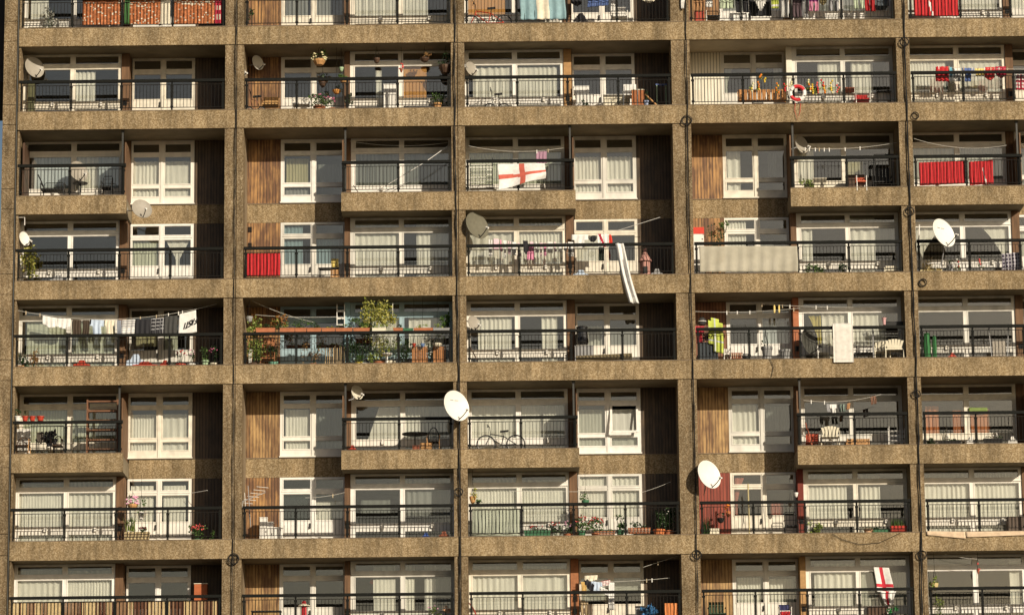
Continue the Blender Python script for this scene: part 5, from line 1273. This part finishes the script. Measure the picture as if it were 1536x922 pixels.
# wheeled walker
t = E_('walker','white wheeled walking frame with black grips','walking frame',rb,at(1497,533,.4)); xa, xb = at(1483,500,.4).x, at(1512,500,.4).x; zt = at(1497,494,.4).z; z0 = fz(5)+.05
for x, s in ((xa,1),(xb,-1)):
    MB().tube([(x,.3,zt),(x+.03*s,.34,z0+.5),(x+.06*s,.3,z0+.02)],.014,6).build('side_tube',STEEL,t); MB().tube([(x,.25,zt+.01),(x,.4,zt+.01)],.022,6).build('grip',pBLK,t); MB().tube([(x+.06*s,.29,z0-.0),(x+.06*s,.31,z0-.0)],.045,10).build('wheel',pBLK,t)
for zz in (.28,.6): MB().tube([(xa+.04,.34,z0+zz),(xb-.04,.34,z0+zz)],.012,6).build('cross_tube',STEEL,t)
MB().box(xa+.1,xb-.1,.33,.345,z0+.15,z0+.62).build('bag',K('checked_bag',(.40,.36,.30),.8,.5,scale=30),t)
low_toy(1428,14,530,.35,rb,'small orange red toy on the floor',pRED)

# ============ sixth row
rb = (6,1)
for (x, w, mt, lb) in ((26.5,9,pWH,'white pot with a dark plant on the handrail'),(37.5,9,pRED,'red bucket pot, left of three on the handrail'),(48.5,9,pRED,'red bucket pot, middle of three on the handrail'),(60.5,11,pRED,'red bucket pot, right and largest of three')):
    zt = at(x,632.5,.06); t = E_('flower_pot' if mt is pRED else 'potted_plant',lb,'flower pot',rb,(zt.x,.06,sz(6)+1.02)); hh = at(x,624,.06).z-(sz(6)+1.02)
    MB().lathe((zt.x,.06,sz(6)+1.017),pot_prof(w*PX/2,hh),14).build('pot',mt,t)
    if mt is pWH: MB().leaves((zt.x,.06,sz(6)+1.02+hh+.1),(.1,.08,.14),40,.06).build('foliage',lDK,t)
# wooden rack
t = E_('wooden_rack','tall red brown slatted wooden rack standing at the right end','rack',rb,at(153,680,.6)); a0, a1 = at(130,599,.6), at(178,599,.6); z0 = fz(6)+.002
for x in (a0.x, a1.x-.05):
    for y in (.6,.9): MB().box(x,x+.05,y,y+.04,z0,a0.z).build('upright',wRACK,t)
for k in range(6):
    zz = a0.z-.04-k*.3
    if zz > z0+.05: 
        b = MB()
        for y in (.63,.72,.81): b.box(a0.x+.051,a1.x-.051,y,y+.05,zz-.03,zz)
        b.box(a0.x+.051,a1.x-.051,.585,.61,zz-.045,zz+.005); b.build('shelf',wRACK,t)
armchair(34,22,654,.45,rb,'brown cane bistro chair in the left corner',wDRK,frame=wOAK,style='round'); armchair(86,16,652,.5,rb,'second bistro chair right of the bag',wDRK,frame=wDRK,style='round')
table(68,30,658,.65,rb,'small dark bistro table',pBLK)
plant(76,22,646,rb,.4,'big black bag hung on a chair back',K('black_bag',(.012,.012,.014)),110,z0=at(76,669,.4).z,size=.14,name='bag',cat='bag')
cupboard(35,22,643,.85,rb,'white panel leaning by the left window',pWH,doors=1,dep=.05,name='leaning_board',cat='panel')
cloth('dark_bundle','grey brown bundle of cloth on the bistro chair','bundle',rb,56,648,66,648,18,.4,[K('grey_brown_cloth',(.12,.10,.08))],mask=m_bow)
seg('towel_rail','black rectangular hanging rail below the handrail','rail',rb,[(47,662,.4),(47,638,.4),(95,638,.4),(95,676,.4)],.014,pBLK)
rb = (6,2)
dish(536,588,16,22,.5,'small cream satellite dish under the soffit at the corner pole',rb,K('cream_dish_paint',(.62,.58,.48)),pole=[at(530,598,.2),at(523,600,.2)])
dish(685,608,35,46,-.62,'big white satellite dish with faint lettering in front of the pillar',rb,pDISHW,pole=[at(682,622,-.2),at(680,636,-.02)],marks=True,tilt=.2)
table(622,38,648,.5,rb,'round dark glass topped table',pBLK,round_=True,dep=.5)
armchair(650,19,639,.45,rb,'round backed black chair with tan rim',pBLK,frame=wOAK,style='round')
crate(639,17,663,12,.3,rb,'honey wooden crate with slats',wOAK,slats=3); crate(624,10,667,8,.3,rb,'smaller reddish crate left of the honey one',wRED,slats=2)
low_toy(529,12,668,.3,rb,'small pink and white toy in the left corner',pRED,pWH)
rb = (6,3)
bicycle(714,788,638,.30,rb,'dark bicycle with mudguards standing behind the railing',K('dark_bike_paint',(.05,.05,.05),.4),wheel_r=.30)
rb = (6,4)
line('pale line rising to the right with small washing',rb,1205,600,1322,591,.35,sag=6,pg=(.1,.27))
cloth('white_shirt','small white shirt on the rising line','shirt',rb,1245,606,1255,606,14,.35,[cWHITE],mask=m_shirt2); cloth('grey_socks','grey sock pair left of the white shirt','socks',rb,1240,605,1245,606,12,.35,[cGRY],nx=6)
cloth('black_green_socks','black and green socks right of the shirt','socks',rb,1258,606,1267,606,11,.35,[cBLK,K('green_grey_cloth',(.2,.26,.22))],pat=pat_vstripes(2),mask=m_trou); cloth('tan_socks','tan sock near the mullion','socks',rb,1270,605,1275,604,9,.35,[cTAN],nx=6)
cloth('brown_gloves','brown glove shaped cloth high on the right','gloves',rb,1306,595,1314,593,12,.35,[K('brown_glove',(.22,.12,.08))],mask=m_trou)
armchair(1244,28,641,.35,rb,'cream plastic chair with fan back',pCRM,style='fan')
crate(1219,18,650,13,.5,rb,'red plastic crate by the corner pole',K('red_crate',(.45,.08,.04)),slats=4); seg('pole','reddish plank slanting down left of the chair','plank',rb,[(1208,633,.4),(1218,667,.3)],.022,K('red_plank',(.45,.14,.08)))
crate(1276,11,657,12,.3,rb,'small wooden crate, left of a pair',wOAK,slats=3); crate(1294,20,657,12,.3,rb,'larger wooden crate, right of a pair',wOAK,slats=3)
t = crate(1346,25,639,29,.4,rb,'white wire rack in the right corner',pWH,slats=4,name='wire_rack',cat='rack',fill=.14)
for i in range(3): pass
rb = (6,5)
plant(1394,16,655,rb,.2,'trailing green plant in the left corner',lDK,80,pot=pBLK,poth=.12)
trough(1425,32,661,5,.3,rb,'long low dark planter',pBLK,leaf=lDK,n=50,fh=.08); trough(1490,28,657,7,.25,rb,'black planter box with a few white blooms',pBLK,leaf=lDK,n=40,flower=fW,nf=5,fh=.10)
plant(1415,14,640,rb,.9,'pale statue like plant inside the window',lSIL,26,pot=pWH,poth=.2)
for (x,lb) in ((1456,'pair of white shoes left of the middle post'),(1518,'row of white shoes near the right edge')): low_toy(x,14,655,.25,rb,lb,pWH,pWH,name='shoes',cat='shoes')
seg('white_rail','white slim upright post near the right window','post',rb,[(1523,614,.8),(1524,660,.8)],.014,pWH)
cloth('green_banner','lime green strip banner inside the window','banner',rb,1453,611,1481,611,6,1.45,[K('lime_paper',(.20,.27,.08))],wave=.003)

# ============ seventh row
rb = (7,1)
hanging(199,754,22,22,.4,rb,'hanging basket of pale and coral pink flowers',lGRN,fLP,wOAK,n=30,nf=22)
hanging(212,764,12,34,.45,rb,'thin green trailing plant beside the pink basket',lGRN,None,pWH,n=40)
trough(205,36,797,11,.3,rb,'cream wicker basket planter',K('wicker',(.62,.50,.28),.8,.3,scale=30),leaf=lLIME,n=30,lattice=wDRK,dep=.25,fh=.1)
plant(197,26,772,rb,.42,'spiky yellow-green plant rising from the wicker basket',lLIME,26,z0=at(197,796,.42).z,spiky=True,name='spiky_plant'); plant(215,18,790,rb,.3,'dark red flowers at the right of the wicker basket',lDK,20,flower=K('dark_red_petals',(.25,.03,.05)),nf=10,z0=at(215,798,.3).z,name='flowers')
plant(296,28,785,rb,.3,'round bush of coral red flowers by the dark wall',lGRN,120,flower=fCOR,nf=34,pot=pGRN,poth=.16,potw=14)
plant(319,9,794,rb,.3,'small green plant by the right pillar',lGRN,40,pot=pBLK,poth=.1); seg('airer_pole','short white pole against the dark wall','pole',rb,[(311,735,.7),(287,739,1.2)],.010,pWH)
plant(28,14,803,rb,.3,'low white bits in the left corner',K('white_bits',(.7,.7,.66)),10,size=.08,name='litter_heap',cat='heap')
rb = (7,2)
c = at(378,742,.35); t = E_('tv_aerial','white many-rod television aerial by the timber wall','aerial',rb,c); bs = MB(); p0, p1 = at(363,752,.2), at(398,738,.6); bs.tube([p0,p1],.012,6); bs.tube([at(372,728,.3),at(376,790,.3)],.014,6); bs.build('boom',pGRY,t)
for i in range(8):
    q = p0.lerp(p1, i/7.5); MB().tube([q+Vector((.02,0,-.26+.02*i)),q+Vector((-.02,.0,.26-.02*i))] if i < 2 else [q+Vector((-.22,0,.06*(i-4)+.02)),q+Vector((.14,0,.06*(i-4)-.02))],.008,5).build('rod',pWH,t)
for (x,w,y,lb) in ((395,12,775,'tall white box in front of the timber wall'),(405,10,782,'middle white box of the stacked row'),(413,22,790,'low wide white box under the red stain')): cupboard(x,w,y,.9+.02*(x-395)/10,rb,lb,pWH,doors=1,dep=.25,name='white_box',cat='box')
low_toy(639,12,799,.3,rb,'small blue toy on the floor',pBLU,pBLU); low_toy(666,16,797,.3,rb,'dark red bundle at the right end',wRED,name='bundle',cat='bundle')
line('thin white line across the door',rb,458,746,517,738,.8,sag=2,pg=(.7,))
rb = (7,3)
cloth('plastic_sheet','milky greenish plastic sheet filling the left railing panel','sheet',rb,708,762,783,762,40,.11,[mat_sheer('milky_plastic',(.48,.52,.42),.72)],nx=24,wave=.02,th=.003)
hanging(709,742,14,26,.3,rb,'yellow green fern hanging at the left pillar',lYEL,None,wOAK,n=60)
plant(717,8,753,rb,.12,'tiny plant standing on the handrail',lGRN,30,z0=sz(7)+1.02,pot=pBLK,poth=.05)
hanging(878,748,16,22,.15,rb,'green pot with bushy leaves hung above the handrail',lGRN,None,pGRN,n=70,size=.06)
trough(806,38,795,8,.25,rb,'long green planter with sparse red flowers',pGRN,leaf=lDK,n=90,flower=fRED,nf=9,fh=.16)
plant(833,22,782,rb,.28,'leafy plant with pale and red blooms in a brown pot',lDK,80,flower=[fCOR,fW],nf=8,pot=wDRK,poth=.14); plant(852,16,780,rb,.25,'pink flowered plant in a terracotta pot',lDK,50,flower=fLP,nf=10,pot=pTER,poth=.2,potw=13)
plant(872,20,772,rb,.35,'tall plant with coral pink flowers in a dark green pot',lGRN,110,flower=fCOR,nf=14,pot=pGRN,poth=.3,potw=12); plant(893,30,774,rb,.3,'widest bush with coral flowers in a terracotta pot',lGRN,160,flower=fCOR,nf=20,pot=pTER,poth=.22,potw=12)
trough(907,30,796,7,.25,rb,'brick patterned trough right of the widest bush',pTER,lattice=K('brick_joint',(.55,.40,.30)),leaf=lGRN,n=30,fh=.1); plant(930,20,770,rb,.3,'green plant in a square dark green pot',lGRN,100,pot=pGRN,poth=.3,potw=11)
trough(959,32,791,8,.25,rb,'brick patterned trough in front of the dark wall',pTER,lattice=K('brick_joint',(.55,.40,.30)),leaf=lDK,n=30,fh=.08); plant(958,26,780,rb,.45,'low dark shrub behind the second brick trough',lDK,70,pot=pBLK)
plant(988,16,760,rb,.35,'tall plant in a wide ribbed orange pot',lDK,110,pot=K('orange_pot',(.62,.20,.07)),poth=.32,potw=17); plant(1003,30,756,rb,.5,'large dark leafy shrub at the right pillar',lDK,240,flower=fW,nf=4,pot=pTER,poth=.3)
line('pale line from the door to the dark wall',rb,962,738,1006,722,.8,sag=1,Y2=.6); line('thin line in front of the curtains',rb,765,736,868,737,.3)
rb = (7,4)
dish(1064,711,33,43,-.25,'big white satellite dish in front of the red wall',rb,pDISHW,pole=[at(1058,732,.3),at(1056,742,1.3)],tilt=.25)
seg('bamboo_pole','long yellowish pole standing outside the railing','pole',rb,[(1122,725,.12),(1124,800,.12)],.024,K('yellow_bamboo',(.50,.42,.22)))
plant(1058,20,774,rb,.3,'spiky grey green agave in the left corner',lDK,40,pot=pTER,spiky=True,poth=.1)
hanging(1081,775,16,18,.6,rb,'dark round hanging bowl before the red wall',lDK,None,pBLK,n=20); hanging(1092,765,10,20,.8,rb,'orange hanging ornament by the window edge',None,fOR,pTER,nf=8,name='hanging_ornament')
crate(1072,14,791,9,.3,rb,'pale low box by the agave',pCRM,slats=2)
hanging(1194,737,9,16,.4,rb,'white hanging lantern near the red post',None,None,pWH,name='hanging_lantern')
armchair(1186,20,766,.7,rb,'thin black metal chair by the red post',pBLK,style='tube')
seg('walking_stick','thin dark stick leaning against the doors','stick',rb,[(1112,752,.8),(1116,785,.7)],.012,pBLK); seg('walking_stick','second thin stick right of the bamboo pole','stick',rb,[(1143,745,.7),(1150,800,.3)],.008,pGRY)
plant(1222,22,782,rb,.3,'round yellow-green bush in a white pot',lLIME,120,pot=pWH,poth=.1); plant(1302,15,787,rb,.25,'small bare terracotta pot group',lGRN,6,pot=K('pale_terracotta',(.58,.36,.22)),poth=.25,potw=13)
trough(1320,34,793,8,.3,rb,'long dark green low trough',pGRN,leaf=lDK,n=30,fh=.06); trough(1348,24,788,10,.2,rb,'red trough with upright green spikes',K('red_trough',(.55,.05,.04)),leaf=lGRN,n=60,spiky=True,fh=.26,lattice=pRED)
plant(1210,10,771,rb,.4,'slim grey sculpture like ornament by the red post',lSIL,6,pot=pGRY,poth=.5,potw=5,name='ornament',cat='ornament')
rb = (7,5)
cloth('cream_cover','long cream cloth drooping over the slab edge','cloth',rb,1390,796,1448,797,6,-.07,[K('pink_cream_cloth',(.68,.52,.36))],wave=.01,hR=10,nx=24,nz=5); cloth('cream_cover','second length of cream cloth drooping to the photo edge','cloth',rb,1449,797,1542,796,8,-.07,[K('pink_cream_cloth',(.68,.52,.36))],wave=.01,hR=6,nx=30,nz=5)
cupboard(1524,26,774,.5,rb,'low brown covered chest near the right post',K('brown_cover',(.12,.09,.07)),doors=2,dep=.3)

# ============ eighth row
rb = (8,1)
t = E_('reed_screen','striped brown and cream reed screen tied along the whole railing','screen',rb,at(172,922,.11)); xs0, xs1 = at(20,910,.11).x, at(327,905,.11).x; zt = sz(8)+.86; z0 = sz(8)+.02
reeds = MB(); x = xs0; i = 0; grp = 0
while x < xs1:
    if i % 7 == 0: grp = random.choice([0,1,2,0,1])
    q = grp if random.random() < .8 else random.choice([0,1,2]); reeds.tube([(x,.11,z0),(x+random.uniform(-.004,.004),.11,zt-random.uniform(0,.02))],.016,5,mi=q); x += .031; i += 1
reeds.build('reeds', [K('dark_reed',(.13,.055,.03)),K('pale_reed',(.62,.48,.26)),K('mid_reed',(.30,.18,.10))], t)
c = at(301,873,.9); cupboard(301,20,874,1.1,rb,'orange fronted box with cream edge by the dark wall',K('orange_box',(.45,.13,.05)),doors=1,dep=.2,top=pCRM)
rb = (8,2)
c = at(456,922,.3); t = E_('garden_lantern','red metal pagoda lantern with pale brim','lantern',rb,(c.x,.3,fz(8)+.002)); zt = at(456,899,.3).z; z0 = fz(8)+.002
MB().lathe((c.x,.3,z0),[(.12,0),(.09,.05),(.085,zt-z0-.20)],14).build('body',K('red_enamel',(.50,.03,.04),.35),t); MB().lathe((c.x,.3,zt-.198),[(.19,0),(.18,.03),(.10,.07)],14).build('brim',pCRM,t); MB().lathe((c.x,.3,zt-.127),[(.08,0),(.06,.06),(.02,.11)],12).build('cap',K('red_enamel',(.50,.03,.04)),t)
table(399,44,915,.4,rb,'black studded barbecue top at the left end',pBLK,dep=.35)
for (x,y,w,lb,mt) in ((558,872,7,'small red balloon inside the window',pRED),(644,867,9,'pale pink balloon inside the window',cLPINK)):
    c = at(x,y,1.25); o_ = MB().lathe(c-Vector((0,0,w*PX*.55)),[(.01,0),(.06,.03),(w*PX*.5,w*PX*.5),(w*PX*.42,w*PX*.85),(.02,w*PX*1.05)],14).build('balloon',mt,None,smooth=True,org=c); tag(o_,lb,'balloon',rb)
plant(671,12,909,rb,.4,'peach coloured soft toy at the right end',K('peach_plush',(.62,.36,.22)),40,z0=sz(8)+.0,size=.1,name='soft_toy',cat='soft toy'); plant(650,22,905,rb,.5,'sparse green and pink plant by the toy',lLIME,30,flower=fLP,nf=4,pot=wDRK,poth=.4)
rb = (8,3)
line('line rising towards the dark wall',rb,870,872,1005,866,.6,sag=2,pg=(.74,.80)); line('upper slack line with one peg',rb,965,850,1020,832,.5,pg=(.4,))
for (nm,lb,ct,x0,y0,x1,y1,h,ms,mk) in [('beige_jumper','beige jumper over the airer','garment',876,863,896,862,9,[cCRM],m_bow),('black_jeans','black jeans slung across the airer','trousers',876,864,892,877,14,[cBLK],m_bow),
  ('pale_blue_shirt','pale blue white shirt on the airer','shirt',887,871,903,873,15,[cLB],m_shirt2),('red_striped_shirt','red and white striped shirt','shirt',902,871,915,869,8,[cDRED,cWHITE],m_full),('navy_patterned_top','navy and white patterned top','shirt',896,876,912,884,9,[K('navy_cloth',(.03,.04,.09)),cWHITE],m_full),
  ('yellow_bag','tan yellow cloth by the orange post','cloth',872,872,879,872,18,[K('tan_yellow_cloth',(.60,.40,.14))],m_full),('white_long_shirt','long white shirt hanging in front of the door','shirt',912,873,921,873,40,[cWHITE],m_full),
  ('beige_rags','beige rags hung below the rail','cloth',871,900,882,902,24,[K('beige_rag',(.45,.34,.20))],m_trou)]:
    cloth(nm,lb,ct,rb,x0,y0,x1,y1,h,.5,ms,mask=mk,pat=pat_stripes(4) if 'striped' in nm else (pat_check(4) if 'patterned' in nm else None),nx=12,nz=12)
plant(974,18,905,rb,.4,'bright blue patterned bag in the corner',K('bright_blue_bag',(.06,.20,.42)),50,z0=fz(8)+.1,size=.2,name='bag',cat='bag')
cloth('orange_towel','orange towel hung inside the railing at the right','towel',rb,997,904,1017,904,26,.12,[cORG])
cupboard(960,14,908,.8,rb,'grey sloping appliance by the door',pGRY,doors=1,dep=.3); seg('red_hose','red hose hanging at the left end','hose',rb,[(702,902,.25),(710,912,.2),(716,926,.2)],.02,K('red_hose',(.4,.06,.04)))
rb = (8,4)
armchair(1075,26,901,.45,rb,'dark green canvas folding chair at the left end',K('dark_green_canvas',(.04,.07,.04)),frame=pBLK,style='slat')
armchair(1177,18,905,.4,rb,'blue chair with a white stripe and red seat',K('navy_canvas',(.05,.05,.14)),frame=pWH,style='solid')
cloth('red_cushion','red cushion band across the blue chair','cushion',rb,1169,915,1184,915,7,.18,[cRED,cWHITE],pat=lambda u,v: 1 if v<.2 else 0,th=.05)
cloth('england_flag','white flag with a red cross hanging upright before the window','flag',rb,1311,850,1334,851,36,.75,[cWHITE,K('flag_red2',(.55,.03,.05))],pat=lambda u,v: 1 if (.36<u<.56 or .68<v<.80) else 0,nx=26,nz=30,wave=.03,folds=1,skew=.12,taper=-.12)
cloth('flag_tail','gathered lower half of the cross flag below the rail','flag',rb,1320,886,1344,886,20,.7,[cWHITE,K('flag_red2',(.55,.03,.05))],pat=lambda u,v: 1 if abs(u-.45)<.1 else 0,nx=20,wave=.04,folds=2,taper=.5)
plant(1338,14,908,rb,.5,'small bright green plant under the flag',K('bright_green',(.06,.35,.10)),30,size=.08,pot=pBLK,poth=.4); cupboard(1316,30,909,.8,rb,'low brown box below the flag',wDRK,doors=1,dep=.1)
rb = (8,5)
hanging(1402,872,15,26,.25,rb,'hanging owl shaped clay pot with trailing leaves',lLIME,None,K('sand_clay',(.58,.46,.22)),n=60)
plant(1408,16,884,rb,.45,'tall climbing plant below the owl pot',lLIME,110,pot=wDRK,size=.06)
hanging(1467,851,6,18,.3,rb,'small rusty lantern hung at the window middle',None,fCOR,wRED,nf=4,name='hanging_lantern'); line('pale slack rope under the soffit',rb,1417,831,1466,838,.3,sag=1)

# ---- shared group phrase for things of one kind
cnt = {}
for o_ in list(COL.objects):
    if o_.parent is None and 'category' in o_: cnt.setdefault(o_['category'], []).append(o_)
PL = {'plant':'potted and trailing plants on the balconies','satellite dish':'satellite dishes on the balconies','chair':'chairs on the balconies','shirt':'shirts hung to dry','trousers':'trousers hung to dry','clothes line':'washing lines strung across balconies','garland':'flower garlands along the railing','planter box':'planter boxes on the balconies','baby clothes':'baby clothes pegged on one line','hanging basket':'hanging baskets under the soffits','crate':'crates on the balconies','cable coil':'cable coils on the pillars'}
for k_, v_ in cnt.items():
    if len(v_) >= 3:
        for o_ in v_: o_['group'] = PL.get(k_, k_ + ' items on the balconies')
# ------------------------------------------------------------------ setting beyond the tower
b = MB(); n = 24
b.box(-400, 430, -400, 300, -31.6, -31.0)
g = b.build('ground', M('pale_ground', (.09,.075,.05), .95, .3, .2)); tag(g, None, None, kind='structure')
b = MB()
b.box(-2.6, -.22, 1.2, 6.0, -1.28, 5.2); b.box(-2.6, -.20, 1.1, 6.05, -1.42, -1.281)
for q in range(6): b.box(-2.5+q*.38, -2.2+q*.38, 1.17, 1.199, -.9, 1.0)
nb = b.build('link_block', M('dark_brown_cladding', (.03,.022,.018), .6, .3, 2), org=(-1.4, 3, -1.4))
tag(nb, 'dark brown overhanging block at the upper left edge of the photo', 'building')

# ------------------------------------------------------------------ light, sky, camera
SUN = Vector((.66, -1.0, .47)).normalized()
w = bpy.data.worlds.new('World'); scn.world = w; w.use_nodes = True
nt = w.node_tree; nt.nodes.clear()
o = nt.nodes.new('ShaderNodeOutputWorld'); bg = nt.nodes.new('ShaderNodeBackground'); sk = nt.nodes.new('ShaderNodeTexSky')
sk.sky_type = 'NISHITA'; sk.sun_disc = False; sk.sun_elevation = math.asin(SUN.z); sk.sun_rotation = math.atan2(SUN.x, SUN.y)
sk.dust_density = 2.5; sk.air_density = 1.0; sk.ozone_density = 1.0
bg.inputs['Strength'].default_value = .055
nt.links.new(sk.outputs[0], bg.inputs[0]); nt.links.new(bg.outputs[0], o.inputs[0])
sl = bpy.data.lights.new('sun', 'SUN'); sl.energy = 4.6; sl.angle = R(.5); sl.color = (1, .88, .70)
so = bpy.data.objects.new('sun', sl); COL.objects.link(so); so.rotation_euler = SUN.to_track_quat('Z', 'Y').to_euler(); so.location = (40, -60, 20)
cd = bpy.data.cameras.new('camera'); co = bpy.data.objects.new('camera', cd); COL.objects.link(co)
cd.sensor_fit = 'HORIZONTAL'; cd.sensor_width = 36; cd.lens = CF/1536*36; cd.clip_start = 1; cd.clip_end = 3000
co.matrix_world = Matrix(((_r.x,_u.x,-_f.x,CX),(_r.y,_u.y,-_f.y,-CD),(_r.z,_u.z,-_f.z,CZ),(0,0,0,1)))
scn.camera = co
vs = scn.view_settings; vs.view_transform = 'Standard'; vs.look = 'None'; vs.exposure = .0; vs.gamma = 1; vs.use_curve_mapping = False
scn.render.resolution_x = 1024; scn.render.resolution_y = 614
scn.render.engine = 'CYCLES'
